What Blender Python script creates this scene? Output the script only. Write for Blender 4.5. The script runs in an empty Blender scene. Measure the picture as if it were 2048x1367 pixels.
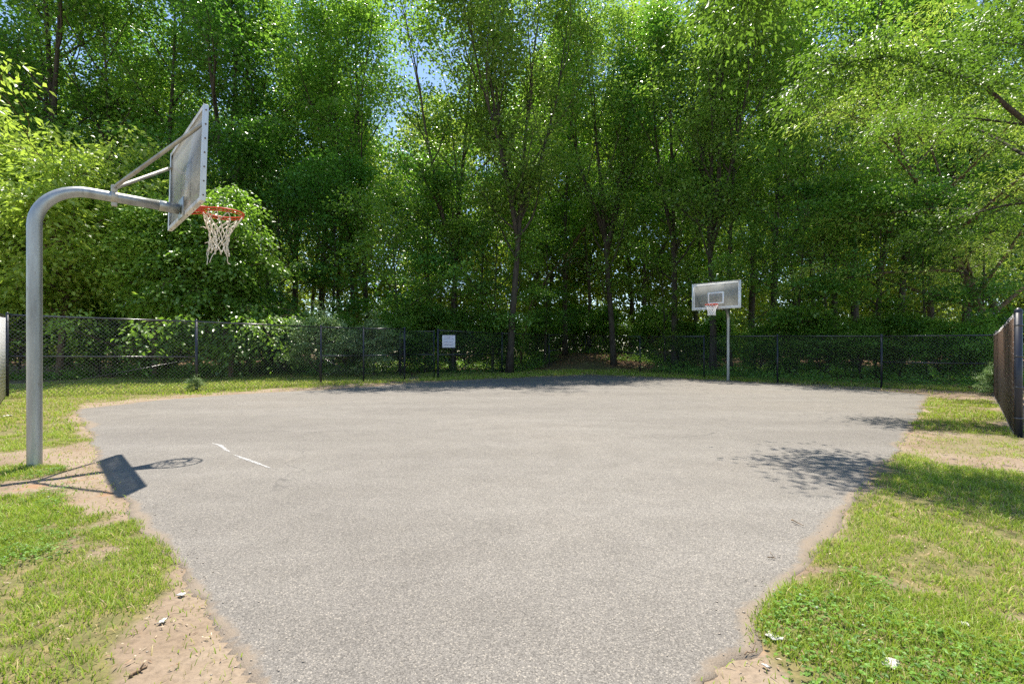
import bpy, math, random
import numpy as np
from mathutils import Vector, noise as mnoise
R = math.radians
sc = bpy.context.scene
COL = sc.collection

# ------------------------------------------------------------------ camera, sky, sun, exposure
CAM_H, FPX, HOR = 1.177, 976.5, 701.4          # metres, focal length and horizon row for a 2048 x 1367 frame
cam_d = bpy.data.cameras.new('camera'); cam = bpy.data.objects.new('camera', cam_d); COL.objects.link(cam)
cam.location = (0, 0, CAM_H); cam.rotation_euler = (R(90), 0, 0)
cam_d.sensor_width = 36; cam_d.lens = 36 * FPX / 2048
cam_d.shift_y = (HOR - 683.5) / 2048
cam_d.clip_start = 0.05; cam_d.clip_end = 1000
sc.camera = cam

SUN = Vector((-0.0285, 0.337, 1.0)).normalized()
elev = math.asin(SUN.z); az = math.atan2(SUN.x, SUN.y)
sc.world = bpy.data.worlds.new('World'); sc.world.use_nodes = True
wn = sc.world.node_tree
sky = wn.nodes.new('ShaderNodeTexSky'); sky.sky_type = 'NISHITA'; sky.sun_disc = False
sky.sun_elevation = elev; sky.sun_rotation = az; sky.air_density = 1.0; sky.dust_density = 0.0; sky.ozone_density = 2.0; sky.altitude = 300
hsv = wn.nodes.new('ShaderNodeHueSaturation'); hsv.inputs['Saturation'].default_value = 0.95; wn.links.new(sky.outputs[0], hsv.inputs['Color']); wn.links.new(hsv.outputs[0], wn.nodes['Background'].inputs[0]); wn.nodes['Background'].inputs[1].default_value = 0.105
sl = bpy.data.lights.new('sun', 'SUN'); sl.energy = 4.3; sl.angle = R(0.53); sl.color = (1.0, 0.93, 0.83)
so = bpy.data.objects.new('sun', sl); COL.objects.link(so); so.location = (0, 0, 40)
so.rotation_euler = SUN.to_track_quat('Z', 'Y').to_euler()
sc.view_settings.view_transform = 'Standard'; sc.view_settings.look = 'None'
sc.view_settings.gamma = 1; sc.view_settings.exposure = 1.25
cy = sc.cycles
cy.max_bounces = 10; cy.diffuse_bounces = 5; cy.glossy_bounces = 3; cy.transmission_bounces = 5; cy.transparent_max_bounces = 12
cy.use_denoising = False; cy.sample_clamp_indirect = 6
try: cy.denoiser = 'OPENIMAGEDENOISE'
except Exception: pass

def G(px, py):                                    # a point of the flat ground
    Y = FPX * CAM_H / (py - HOR); return ((px - 1024) / FPX * Y, Y)
def XD(px, d): return (px - 1024) / FPX * d
def sst(a, b, x):
    t = np.clip((x - a) / (b - a), 0, 1); return t * t * (3 - 2 * t)

# ------------------------------------------------------------------ value noise
_rs = np.random.default_rng(5); _T = _rs.random((256, 256))
def vn(x, y, s=1.0, o=0):
    x = np.asarray(x, float) * s + 37.3 * o + 1000; y = np.asarray(y, float) * s + 11.7 * o + 1000
    xi = np.floor(x).astype(int); yi = np.floor(y).astype(int); fx = x - xi; fy = y - yi
    fx = fx * fx * (3 - 2 * fx); fy = fy * fy * (3 - 2 * fy)
    g = lambda a, b: _T[a % 256, b % 256]
    return (g(xi, yi) * (1 - fx) + g(xi + 1, yi) * fx) * (1 - fy) + (g(xi, yi + 1) * (1 - fx) + g(xi + 1, yi + 1) * fx) * fy
def fbm(x, y, s=1.0, o=0, n=4):
    v = 0; a = 0.5
    for k in range(n): v = v + a * vn(x, y, s * 2 ** k, o + k); a *= 0.5
    return v / (1 - 0.5 ** n)

# ------------------------------------------------------------------ materials
def newmat(name):
    m = bpy.data.materials.new(name); m.use_nodes = True; nt = m.node_tree
    return m, nt, nt.nodes['Principled BSDF']
class N:
    def __init__(s, nt): s.nt = nt
    def n(s, t, **k):
        o = s.nt.nodes.new(t)
        for a, b in k.items():
            if a.startswith('i_'):
                key = a[2:]; key = int(key) if key.isdigit() else key.replace('_', ' ')
                o.inputs[key].default_value = b
            else: setattr(o, a, b)
        return o
    def l(s, a, b): s.nt.links.new(a, b)
    def ramp(s, fac, stops, interp='LINEAR'):
        r = s.n('ShaderNodeValToRGB'); s.l(fac, r.inputs[0]); cr = r.color_ramp; cr.interpolation = interp
        while len(cr.elements) < len(stops): cr.elements.new(0.5)
        for e, (p, c) in zip(cr.elements, stops):
            e.position = p; e.color = (*c, 1) if len(c) == 3 else c
        return r.outputs[0]
    def mix(s, fac, a, b, mode='MIX'):
        m = s.n('ShaderNodeMix', data_type='RGBA', blend_type=mode)
        for v, i in ((fac, 0), (a, 6), (b, 7)):
            if hasattr(v, 'links'): s.l(v, m.inputs[i])
            else: m.inputs[i].default_value = v if i == 0 else (*v, 1)
        return m.outputs[2]
    def noise(s, scale, detail=3, rough=0.55, vec=None, out=0):
        o = s.n('ShaderNodeTexNoise'); o.inputs['Scale'].default_value = scale; o.inputs['Detail'].default_value = detail
        o.inputs['Roughness'].default_value = rough
        if vec is not None: s.l(vec, o.inputs['Vector'])
        return o.outputs[out]
    def coord(s, scale=None, rot=None):
        c = s.n('ShaderNodeTexCoord').outputs['Object']
        if scale is None and rot is None: return c
        m = s.n('ShaderNodeMapping'); s.l(c, m.inputs[0])
        if scale: m.inputs['Scale'].default_value = scale
        if rot: m.inputs['Rotation'].default_value = rot
        return m.outputs[0]
    def bump(s, h, strength, dist, bsdf, normal=None):
        b = s.n('ShaderNodeBump'); b.inputs['Strength'].default_value = strength; b.inputs['Distance'].default_value = dist
        s.l(h, b.inputs['Height'])
        if normal is not None: s.l(normal, b.inputs['Normal'])
        s.l(b.outputs[0], bsdf.inputs['Normal']); return b.outputs[0]

def leaf_mat(name, dark, light, trans, tmix=0.42, rough=0.42, spec=0.5):
    m, nt, p = newmat(name); q = N(nt)
    at = q.n('ShaderNodeAttribute', attribute_name='leafvar').outputs['Fac']
    col = q.ramp(at, [(0.0, dark), (0.75, light), (1.0, tuple(min(1, c * 1.35) for c in light))])
    rnd = q.n('ShaderNodeObjectInfo').outputs['Random']
    hs = q.n('ShaderNodeHueSaturation'); q.l(col, hs.inputs['Color'])
    mr = q.n('ShaderNodeMapRange', i_3=0.485, i_4=0.515); q.l(rnd, mr.inputs[0]); q.l(mr.outputs[0], hs.inputs['Hue'])
    mr2 = q.n('ShaderNodeMapRange', i_3=0.8, i_4=1.2); q.l(rnd, mr2.inputs[0]); q.l(mr2.outputs[0], hs.inputs['Value'])
    q.l(hs.outputs[0], p.inputs['Base Color']); p.inputs['Roughness'].default_value = rough
    p.inputs['Specular IOR Level'].default_value = spec
    tr = q.n('ShaderNodeBsdfTranslucent'); tc = q.mix(at, tuple(c * 0.7 for c in trans), trans); q.l(tc, tr.inputs[0])
    mx = q.n('ShaderNodeMixShader'); mx.inputs[0].default_value = tmix
    q.l(p.outputs[0], mx.inputs[1]); q.l(tr.outputs[0], mx.inputs[2])
    q.l(mx.outputs[0], nt.nodes['Material Output'].inputs[0]); return m

M = {}
M['leaf_forest'] = leaf_mat('leaf_forest', (0.048, 0.121, 0.019), (0.187, 0.327, 0.055), (0.411, 0.750, 0.066), tmix=0.36, spec=.6, rough=.32)
M['leaf_oak'] = leaf_mat('leaf_oak', (0.059, 0.123, 0.022), (0.222, 0.333, 0.072), (0.493, 0.788, 0.086), spec=.7, rough=0.28, tmix=0.36)
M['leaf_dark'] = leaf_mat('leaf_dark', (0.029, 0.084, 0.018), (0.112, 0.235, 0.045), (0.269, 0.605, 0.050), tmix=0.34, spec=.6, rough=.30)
M['leaf_sunlit'] = leaf_mat('leaf_sunlit', (0.130, 0.224, 0.035), (0.401, 0.531, 0.100), (0.649, 0.897, 0.106), tmix=0.40, spec=0.56, rough=.35)  # yellow-green leaves lightened, sunshine on the open crowns put into the colour
M['leaf_far_sunlit'] = leaf_mat('leaf_far_sunlit', (0.10, 0.16, 0.02), (0.26, 0.36, 0.06), (0.55, 0.75, 0.08), tmix=0.42, spec=0.56, rough=.35)  # brighter, yellower leaf colour stands in for sunlight on the distant trees
M['leaf_pale_sunlit'] = leaf_mat('leaf_pale_sunlit', (0.10, 0.18, 0.05), (0.38, 0.48, 0.20), (0.40, 0.64, 0.16), tmix=0.30, rough=.34, spec=0.56)  # pale green raised further, sunlit highlights painted into the leaf colour
M['leaf_yellow'] = leaf_mat('leaf_yellow', (0.04, 0.10, 0.014), (0.115, 0.205, 0.03), (0.25, 0.46, 0.04), tmix=0.38, spec=.4, rough=.38)

def bark_mat(name, a, b):
    m, nt, p = newmat(name); q = N(nt)
    c = q.coord((1, 1, 0.18)); n1 = q.noise(18, 5, 0.65, c); n2 = q.noise(1.3, 3, 0.5, q.coord())
    col = q.mix(q.ramp(n1, [(0.35, (0, 0, 0)), (0.65, (1, 1, 1))]), a, b)
    col = q.mix(q.ramp(n2, [(0.5, (0, 0, 0)), (0.7, (0.45, 0.45, 0.45))]), col, (0.07, 0.085, 0.04))
    q.l(col, p.inputs['Base Color']); p.inputs['Roughness'].default_value = 0.9; p.inputs['Specular IOR Level'].default_value = 0.2
    q.bump(n1, 0.8, 0.03, p); return m
M['bark'] = bark_mat('bark', (0.030, 0.025, 0.019), (0.10, 0.084, 0.066))
M['bark_brown'] = bark_mat('bark_brown', (0.07, 0.045, 0.028), (0.20, 0.14, 0.09))
M['bark_pale'] = bark_mat('bark_pale', (0.16, 0.13, 0.10), (0.34, 0.29, 0.23))

def galv(name, base=(0.42, 0.43, 0.42), metal=0.55, rough=0.42, stain=True):
    m, nt, p = newmat(name); q = N(nt)
    n1 = q.noise(7, 5, 0.6, q.coord((1, 1, 0.12))); n2 = q.noise(60, 3, 0.6, q.coord())
    col = q.mix(q.ramp(n1, [(0.3, (0, 0, 0)), (0.7, (1, 1, 1))]), tuple(c * 0.60 for c in base), tuple(min(1, c * 1.25) for c in base))
    if stain:
        n3 = q.noise(26, 4, 0.7, q.coord((1, 1, 0.25)))
        col = q.mix(q.ramp(n3, [(0.62, (0, 0, 0)), (0.74, (0.75, 0.75, 0.75))]), col, (0.20, 0.15, 0.09))
    q.l(col, p.inputs['Base Color']); p.inputs['Metallic'].default_value = metal
    r = q.n('ShaderNodeMapRange', i_3=rough - 0.08, i_4=rough + 0.16); q.l(n2, r.inputs[0]); q.l(r.outputs[0], p.inputs['Roughness'])
    q.bump(n2, 0.15, 0.004, p); return m
M['pole'] = galv('galvanised_pole', (0.40, 0.41, 0.39), 0.75, 0.40)
M['frame'] = galv('board_frame', (0.62, 0.67, 0.69), 0.25, 0.45, False)
M['frame_cream'] = galv('board_frame_lip', (0.68, 0.66, 0.60), 0.1, 0.5, False)
M['brace'] = galv('brace_steel', (0.42, 0.40, 0.34), 0.4, 0.45)

def plain(name, col, rough=0.6, metal=0.0, var=0.15, scale=30, spec=0.5):
    m, nt, p = newmat(name); q = N(nt); n1 = q.noise(scale, 4, 0.6, q.coord())
    c = q.mix(n1, tuple(x * (1 - var * 2) for x in col), tuple(min(1, x * (1 + var)) for x in col))
    q.l(c, p.inputs['Base Color']); p.inputs['Roughness'].default_value = rough; p.inputs['Metallic'].default_value = metal
    p.inputs['Specular IOR Level'].default_value = spec; q.bump(n1, 0.2, 0.003, p); return m
M['orange'] = plain('orange_rim_paint', (0.72, 0.075, 0.02), 0.42)
M['rope'] = plain('net_cord', (0.72, 0.66, 0.55), 0.9, scale=80)
M['rope_white'] = plain('white_net_cord', (0.88, 0.88, 0.86), 0.9, scale=80)
M['white_paint'] = plain('white_paint', (0.88, 0.88, 0.86), 0.5, var=0.05)
M['black_vinyl'] = plain('black_vinyl', (0.032, 0.032, 0.035), 0.25, spec=1.0)
M['black_rail'] = plain('black_rail_paint', (0.026, 0.027, 0.032), 0.28, spec=0.9)
M['navy_post'] = plain('dark_post_paint', (0.020, 0.023, 0.036), 0.4)
M['slat_brown'] = plain('brown_slat', (0.115, 0.062, 0.035), 0.6, var=0.2, scale=9)
M['slat_white'] = plain('pale_slat', (0.80, 0.80, 0.82), 0.5, var=0.05)
M['sign_white'] = plain('sign_face', (0.62, 0.64, 0.70), 0.45, var=0.03)
M['sign_ink'] = plain('sign_ink', (0.16, 0.18, 0.30), 0.6)
M['sign_red'] = plain('sign_red_ink', (0.40, 0.16, 0.16), 0.6)
M['rust'] = plain('rusty_bolt', (0.16, 0.10, 0.06), 0.8)
M['paper'] = plain('paper', (0.52, 0.50, 0.45), 0.8, var=0.08)
M['twig'] = plain('twig_wood', (0.22, 0.15, 0.09), 0.9)
M['dry_leaf'] = plain('dry_leaf', (0.26, 0.13, 0.06), 0.85)

# scratched, weathered clear panel
m, nt, p = newmat('weathered_acrylic'); q = N(nt)
c1 = q.coord((1, 14, 0.8)); s1 = q.noise(6, 6, 0.7, c1); s2 = q.noise(2.2, 4, 0.6, q.coord())
mask = q.n('ShaderNodeMath', operation='MULTIPLY_ADD'); q.l(s1, mask.inputs[0]); mask.inputs[1].default_value = 1.0
q.l(s2, mask.inputs[2])
f = q.ramp(mask.outputs[0], [(0.55, (0.30,) * 3), (0.8, (0.42,) * 3), (1.0, (0.22,) * 3), (1.25 if False else 1.0, (0.62,) * 3)])
f = q.ramp(mask.outputs[0], [(0.70, (0.48,) * 3), (0.95, (0.70,) * 3), (1.0, (0.80,) * 3)])
p.inputs['Base Color'].default_value = (0.40, 0.41, 0.39, 1); p.inputs['Roughness'].default_value = 0.25
tl = q.n('ShaderNodeBsdfTranslucent'); tl.inputs[0].default_value = (0.42, 0.42, 0.40, 1)
mxa = q.n('ShaderNodeMixShader'); mxa.inputs[0].default_value = 0.4; q.l(p.outputs[0], mxa.inputs[1]); q.l(tl.outputs[0], mxa.inputs[2])
tp = q.n('ShaderNodeBsdfTransparent'); tp.inputs[0].default_value = (0.88, 0.9, 0.9, 1)
mxb = q.n('ShaderNodeMixShader'); q.l(f, mxb.inputs[0]); q.l(tp.outputs[0], mxb.inputs[1]); q.l(mxa.outputs[0], mxb.inputs[2])
q.l(mxb.outputs[0], nt.nodes['Material Output'].inputs[0]); M['panel'] = m

# asphalt
m, nt, p = newmat('worn_asphalt'); q = N(nt)
co = q.coord()
big = q.noise(0.22, 4, 0.55, co); streak = q.noise(0.62, 5, 0.55, q.coord((0.35, 1.5, 1), (0, 0, R(-20))))
mid = q.noise(2.6, 4, 0.6, co)
vor = q.n('ShaderNodeTexVoronoi'); vor.inputs['Scale'].default_value = 190; q.l(co, vor.inputs['Vector'])
vor2 = q.n('ShaderNodeTexVoronoi'); vor2.inputs['Scale'].default_value = 400; q.l(co, vor2.inputs['Vector'])
fine = q.noise(140, 3, 0.7, co)
base = q.ramp(big, [(0.3, (0.144, 0.132, 0.117)), (0.5, (0.167, 0.154, 0.135)), (0.7, (0.182, 0.164, 0.140))])
base = q.mix(q.ramp(streak, [(0.42, (0, 0, 0)), (0.72, (0.75,) * 3)]), base, (0.209, 0.195, 0.174))
base = q.mix(q.ramp(mid, [(0.30, (0.35,) * 3), (0.58, (0, 0, 0))]), base, (0.118, 0.108, 0.094))
sep = q.n('ShaderNodeSeparateColor'); q.l(vor.outputs['Color'], sep.inputs[0])
st = q.ramp(sep.outputs[0], [(0.0, (0.52,) * 3), (0.35, (0.86,) * 3), (0.7, (1.04,) * 3), (0.88, (1.2,) * 3), (0.96, (1.7, 1.66, 1.58))])
base = q.mix(1.0, base, st, 'MULTIPLY')
sep2 = q.n('ShaderNodeSeparateColor'); q.l(vor2.outputs['Color'], sep2.inputs[0])
base = q.mix(0.6, base, q.ramp(sep2.outputs[0], [(0, (0.5,) * 3), (0.5, (1.0,) * 3), (1, (1.5,) * 3)]), 'MULTIPLY')
# hairline cracks
vc = q.n('ShaderNodeTexVoronoi', feature='DISTANCE_TO_EDGE'); vc.inputs['Scale'].default_value = 0.33
wob = q.n('ShaderNodeVectorMath', operation='MULTIPLY_ADD'); q.l(q.noise(1.4, 4, 0.6, co, 1), wob.inputs[0]); wob.inputs[1].default_value = (1.1, 1.1, 0); q.l(co, wob.inputs[2])
q.l(wob.outputs[0], vc.inputs['Vector'])
cr = q.ramp(vc.outputs['Distance'], [(0.0, (1, 1, 1)), (0.0022, (0, 0, 0))])
cm = q.n('ShaderNodeMath', operation='MULTIPLY'); q.l(cr, cm.inputs[0]); q.l(q.ramp(q.noise(0.5, 3, 0.6, co), [(0.5, (0, 0, 0)), (0.6, (0.7,) * 3)]), cm.inputs[1])
base = q.mix(cm.outputs[0], base, (0.07, 0.066, 0.06))
dust = q.n('ShaderNodeAttribute', attribute_name='dust').outputs['Fac']
dmx = q.n('ShaderNodeMath', operation='MULTIPLY_ADD'); q.l(q.noise(26, 6, 0.8, co), dmx.inputs[0]); dmx.inputs[1].default_value = 0.9; q.l(dust, dmx.inputs[2])
dfin = q.n('ShaderNodeMath', operation='MULTIPLY'); q.l(q.ramp(dmx.outputs[0], [(0.66, (0, 0, 0)), (0.98, (1, 1, 1))]), dfin.inputs[0]); q.l(q.ramp(dust, [(0.02, (0, 0, 0)), (0.25, (1, 1, 1))]), dfin.inputs[1])
base = q.mix(dfin.outputs[0], base, q.ramp(fine, [(0.3, (0.15, 0.118, 0.085)), (0.7, (0.25, 0.205, 0.155))]))
q.l(base, p.inputs['Base Color']); p.inputs['Roughness'].default_value = 0.82; p.inputs['Specular IOR Level'].default_value = 0.35
hh = q.n('ShaderNodeMath', operation='ADD'); q.l(vor.outputs['Distance'], hh.inputs[0]); q.l(fine, hh.inputs[1])
q.bump(hh.outputs[0], 0.35, 0.004, p); M['asphalt'] = m

# soil, with thatch and forest litter masks from the ground mesh
m, nt, p = newmat('soil'); q = N(nt); co = q.coord()
sepc = q.n('ShaderNodeSeparateColor'); q.l(q.n('ShaderNodeAttribute', attribute_name='cover').outputs['Color'], sepc.inputs[0])
n1 = q.noise(1.4, 5, 0.6, co); n2 = q.noise(35, 5, 0.7, co); n3 = q.noise(9, 4, 0.65, co)
soil = q.ramp(n1, [(0.3, (0.188, 0.136, 0.090)), (0.5, (0.248, 0.190, 0.134)), (0.7, (0.288, 0.230, 0.170))])
soil = q.mix(0.8, soil, q.ramp(n2, [(0.3, (0.62,) * 3), (0.5, (1,) * 3), (0.75, (1.25,) * 3)]), 'MULTIPLY')
orange = q.ramp(q.noise(1.6, 4, 0.6, co), [(0.60, (0, 0, 0)), (0.70, (0.5,) * 3)])
soil = q.mix(orange, soil, (0.325, 0.150, 0.055))
thatch = q.ramp(n3, [(0.3, (0.082, 0.088, 0.027)), (0.5, (0.150, 0.143, 0.051)), (0.7, (0.245, 0.190, 0.088))])
thatch = q.mix(0.7, thatch, q.ramp(n2, [(0.3, (0.5,) * 3), (0.7, (1.3,) * 3)]), 'MULTIPLY')
gm = q.n('ShaderNodeMath', operation='MULTIPLY_ADD'); q.l(n3, gm.inputs[0]); gm.inputs[1].default_value = 0.8; q.l(sepc.outputs[0], gm.inputs[2])
col = q.mix(q.ramp(gm.outputs[0], [(0.55, (0, 0, 0)), (0.9, (0.9,) * 3)]), soil, thatch)
litter = q.ramp(q.noise(22, 5, 0.75, co), [(0.3, (0.05, 0.032, 0.02)), (0.5, (0.16, 0.10, 0.06)), (0.68, (0.32, 0.22, 0.14))])
col = q.mix(sepc.outputs[1], col, litter)
q.l(col, p.inputs['Base Color']); p.inputs['Roughness'].default_value = 0.95; p.inputs['Specular IOR Level'].default_value = 0.15
q.bump(n2, 0.7, 0.02, p); M['soil'] = m

def grass_mat(name, a, b, dry, trans):
    m, nt, p = newmat(name); q = N(nt)
    at = q.n('ShaderNodeAttribute', attribute_name='leafvar').outputs['Fac']
    col = q.ramp(at, [(0.0, a), (0.55, b), (0.8, tuple(c * 1.3 for c in b)), (0.86, dry), (1.0, dry)])
    q.l(col, p.inputs['Base Color']); p.inputs['Roughness'].default_value = 0.5; p.inputs['Specular IOR Level'].default_value = 0.35
    tr = q.n('ShaderNodeBsdfTranslucent'); q.l(q.mix(0.5, col, trans), tr.inputs[0])
    mx = q.n('ShaderNodeMixShader'); mx.inputs[0].default_value = 0.35
    q.l(p.outputs[0], mx.inputs[1]); q.l(tr.outputs[0], mx.inputs[2]); q.l(mx.outputs[0], nt.nodes['Material Output'].inputs[0]); return m
M['grass'] = grass_mat('grass_blades', (0.105, 0.185, 0.018), (0.255, 0.355, 0.040), (0.52, 0.42, 0.18), (0.46, 0.62, 0.06))
M['clover'] = grass_mat('clover_leaves', (0.060, 0.145, 0.017), (0.136, 0.272, 0.034), (0.170, 0.289, 0.051), (0.255, 0.468, 0.051))
M['petal'] = plain('clover_flower', (0.50, 0.52, 0.38), 0.8)

# ------------------------------------------------------------------ mesh helpers
def mk(name, V, F, mat, parent=None, smooth=False, attr=None):
    """V (n,3); F = list of index arrays (each m x k)"""
    V = np.asarray(V, np.float32)
    if not isinstance(F, list): F = [F]
    F = [np.asarray(f, np.int32) for f in F if len(f)]
    me = bpy.data.meshes.new(name); me.vertices.add(len(V)); me.vertices.foreach_set('co', V.ravel())
    tot = np.concatenate([np.full(len(f), f.shape[1], np.int32) for f in F]); idx = np.concatenate([f.ravel() for f in F])
    st = np.concatenate([[0], np.cumsum(tot)[:-1]]).astype(np.int32)
    me.loops.add(len(idx)); me.loops.foreach_set('vertex_index', idx)
    me.polygons.add(len(tot)); me.polygons.foreach_set('loop_start', st); me.polygons.foreach_set('loop_total', tot)
    if smooth: me.polygons.foreach_set('use_smooth', np.ones(len(tot), bool))
    me.update(calc_edges=True)
    if attr is not None:
        for an, (dom, typ, vals) in attr.items():
            a = me.attributes.new(an, typ, dom)
            a.data.foreach_set('color' if typ == 'FLOAT_COLOR' else 'value', np.asarray(vals, np.float32).ravel())
    me.materials.append(mat)
    o = bpy.data.objects.new(name, me); COL.objects.link(o)
    if parent: o.parent = parent
    return o
class MB:
    def __init__(s): s.V = []; s.Q = []; s.T = []; s.n = 0
    def add(s, V, Q=None, T=None):
        V = np.asarray(V, float)
        if Q is not None and len(Q): s.Q.append(np.asarray(Q) + s.n)
        if T is not None and len(T): s.T.append(np.asarray(T) + s.n)
        s.V.append(V); s.n += len(V)
    def tube(s, pts, rad, k=8, cap=True):
        P = np.asarray(pts, float); n = len(P); rad = np.broadcast_to(np.asarray(rad, float), (n,))
        T = np.gradient(P, axis=0); T /= np.linalg.norm(T, axis=1)[:, None] + 1e-12
        up = np.array([0, 0, 1.0]) if abs(T[0][2]) < 0.9 else np.array([1.0, 0, 0])
        A = np.zeros_like(P); a = np.cross(T[0], up); a /= np.linalg.norm(a)
        for i in range(n):
            a = a - T[i] * a.dot(T[i]); a /= np.linalg.norm(a) + 1e-12; A[i] = a
        B = np.cross(T, A); th = np.arange(k) * 2 * np.pi / k
        V = P[:, None] + rad[:, None, None] * (np.cos(th)[None, :, None] * A[:, None] + np.sin(th)[None, :, None] * B[:, None])
        i = np.arange(n - 1)[:, None] * k; j = np.arange(k)[None]; j2 = (j + 1) % k
        Q = np.stack([i + j, i + j2, i + k + j2, i + k + j], -1).reshape(-1, 4)
        V = V.reshape(-1, 3); Tn = []
        if cap:
            V = np.vstack([V, P[0], P[-1]]); jj = np.arange(k); j2 = (jj + 1) % k
            Tn = np.vstack([np.stack([np.full(k, n * k), j2, jj], 1), np.stack([np.full(k, n * k + 1), (n - 1) * k + jj, (n - 1) * k + j2], 1)])
        s.add(V, Q, Tn)
    def box(s, c, sz, ax=None):
        c = np.array(c, float); h = np.array(sz, float) / 2
        ax = np.eye(3) if ax is None else np.array(ax, float)
        sg = np.array([[x, y, z] for x in (-1, 1) for y in (-1, 1) for z in (-1, 1)], float)
        s.add(c + (sg * h) @ ax, [[0, 1, 3, 2], [4, 6, 7, 5], [0, 4, 5, 1], [2, 3, 7, 6], [0, 2, 6, 4], [1, 5, 7, 3]])
    def torus(s, c, r, t, n=48, k=8, nrm=None):
        th = np.linspace(0, 2 * np.pi, n, endpoint=False); ph = np.linspace(0, 2 * np.pi, k, endpoint=False)
        x = (r + t * np.cos(ph)[None]) * np.cos(th)[:, None]; y = (r + t * np.cos(ph)[None]) * np.sin(th)[:, None]
        z = np.broadcast_to(t * np.sin(ph)[None], x.shape); V = np.stack([x, y, z], -1).reshape(-1, 3) + np.array(c)
        i = np.arange(n)[:, None]; j = np.arange(k)[None]; i2 = (i + 1) % n; j2 = (j + 1) % k
        s.add(V, np.stack([i * k + j, i2 * k + j, i2 * k + j2, i * k + j2], -1).reshape(-1, 4))
    def lathe(s, c, prof, k=16):
        pr = np.array(prof, float); th = np.arange(k) * 2 * np.pi / k; n = len(pr)
        V = np.stack([pr[:, 0][:, None] * np.cos(th), pr[:, 0][:, None] * np.sin(th), np.repeat(pr[:, 1][:, None], k, 1)], -1).reshape(-1, 3) + np.array(c)
        i = np.arange(n - 1)[:, None] * k; j = np.arange(k)[None]; j2 = (j + 1) % k
        s.add(V, np.stack([i + j, i + j2, i + k + j2, i + k + j], -1).reshape(-1, 4))
    def build(s, name, mat, parent=None, smooth=False, bevel=0):
        F = []
        if s.Q: F.append(np.concatenate(s.Q))
        if s.T: F.append(np.concatenate(s.T))
        o = mk(name, np.concatenate(s.V), F, mat, parent, smooth)
        if bevel:
            b = o.modifiers.new('bevel', 'BEVEL'); b.width = bevel; b.segments = 2; b.limit_method = 'ANGLE'
        return o
def tag(o, label=None, cat=None, group=None, kind=None):
    if label: o['label'] = label
    if cat: o['category'] = cat
    if group: o['group'] = group
    if kind: o['kind'] = kind
    return o
def empty(name, loc, rz=0):
    o = bpy.data.objects.new(name, None); COL.objects.link(o); o.location = loc; o.rotation_euler = (0, 0, rz)
    o.empty_display_size = 0.3; return o
def leaves(pos, ax, nr, L, W):
    """folded diamond leaves; returns V, T"""
    ax = ax / (np.linalg.norm(ax, axis=1)[:, None] + 1e-9)
    sd = np.cross(nr, ax); sd /= np.linalg.norm(sd, axis=1)[:, None] + 1e-9; up = np.cross(ax, sd)
    L = L[:, None]; W = W[:, None]
    v0 = pos; v2 = pos + ax * L - up * L * 0.10; mid = pos + ax * L * 0.42 + up * W * 0.16
    v1 = mid + sd * W * 0.5; v3 = mid - sd * W * 0.5
    V = np.stack([v0, v1, v2, v3], 1).reshape(-1, 3); b = np.arange(len(pos))[:, None] * 4
    return V, np.concatenate([b + np.array([[0, 3, 2]]), b + np.array([[0, 2, 1]])], 1).reshape(-1, 3)

# ------------------------------------------------------------------ ground height
def hgt(x, y):
    x = np.asarray(x, float); y = np.asarray(y, float)
    m = sst(24.5, 36, y) * (0.15 + 0.95 * sst(-1, 4, x) * (1 - 0.75 * sst(11, 19, x)))
    return m * (0.85 + 0.3 * fbm(x, y, 0.35, 3)) + sst(25, 30, y) * (fbm(x, y, 0.9, 9) - 0.5) * 0.25

COURT_PX = [(150, 818), (300, 801), (480, 787), (640, 779), (760, 771), (830, 765), (960, 759), (1080, 753.5), (1180, 750), (1300, 755),
            (1456, 762), (1600, 770), (1750, 780), (1862, 789), (1850, 805), (1845, 820), (1822, 861), (1788, 910), (1746, 945), (1716, 990),
            (1697, 1039), (1655, 1077), (1621, 1122), (1600, 1171), (1550, 1205), (1500, 1228), (1527, 1266), (1512, 1308), (1420, 1345),
            (1400, 1420), (1460, 1600), (520, 1600), (497, 1420), (492, 1311), (454, 1277), (420, 1232), (401, 1198), (378, 1164), (340, 1118), (287, 1073), (265, 1039),
            (242, 1001), (200, 955), (189, 914), (181, 873), (165, 845)]
court = np.array([G(*p) for p in COURT_PX])
# finer outline, roughened edge
def densify(P, step=0.05):
    out = []
    for a, b in zip(P, np.roll(P, -1, 0)):
        n = max(2, int(np.linalg.norm(b - a) / step)); t = np.arange(n)[:, None] / n; out.append(a + (b - a) * t)
    return np.concatenate(out)
cd = densify(court)
for _ in range(3): cd = (np.roll(cd, 1, 0) + cd * 2 + np.roll(cd, -1, 0)) / 4
cd = cd + np.stack([fbm(cd[:, 0], cd[:, 1], 5, 1) - .5, fbm(cd[:, 0], cd[:, 1], 5, 7) - .5], 1) * 0.12 + np.stack([vn(cd[:, 0], cd[:, 1], 17, 3) - .5, vn(cd[:, 0], cd[:, 1], 17, 8) - .5], 1) * 0.055
def inpoly(x, y, P):
    x = np.asarray(x); y = np.asarray(y); r = np.zeros(x.shape, bool); n = len(P); j = n - 1
    for i in range(n):
        xi, yi = P[i]; xj, yj = P[j]
        if yi != yj:
            c = ((yi > y) != (yj > y)) & (x < (xj - xi) * (y - yi) / (yj - yi) + xi); r ^= c
        j = i
    return r
def edge_dist(x, y, P):
    x = np.asarray(x, float); y = np.asarray(y, float); d = np.full(x.shape, 1e9)
    for a, b in zip(P, np.roll(P, -1, 0)):
        ab = b - a; t = np.clip(((x - a[0]) * ab[0] + (y - a[1]) * ab[1]) / (ab @ ab + 1e-9), 0, 1)
        d = np.minimum(d, np.hypot(x - a[0] - t * ab[0], y - a[1] - t * ab[1]))
    return d

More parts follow.
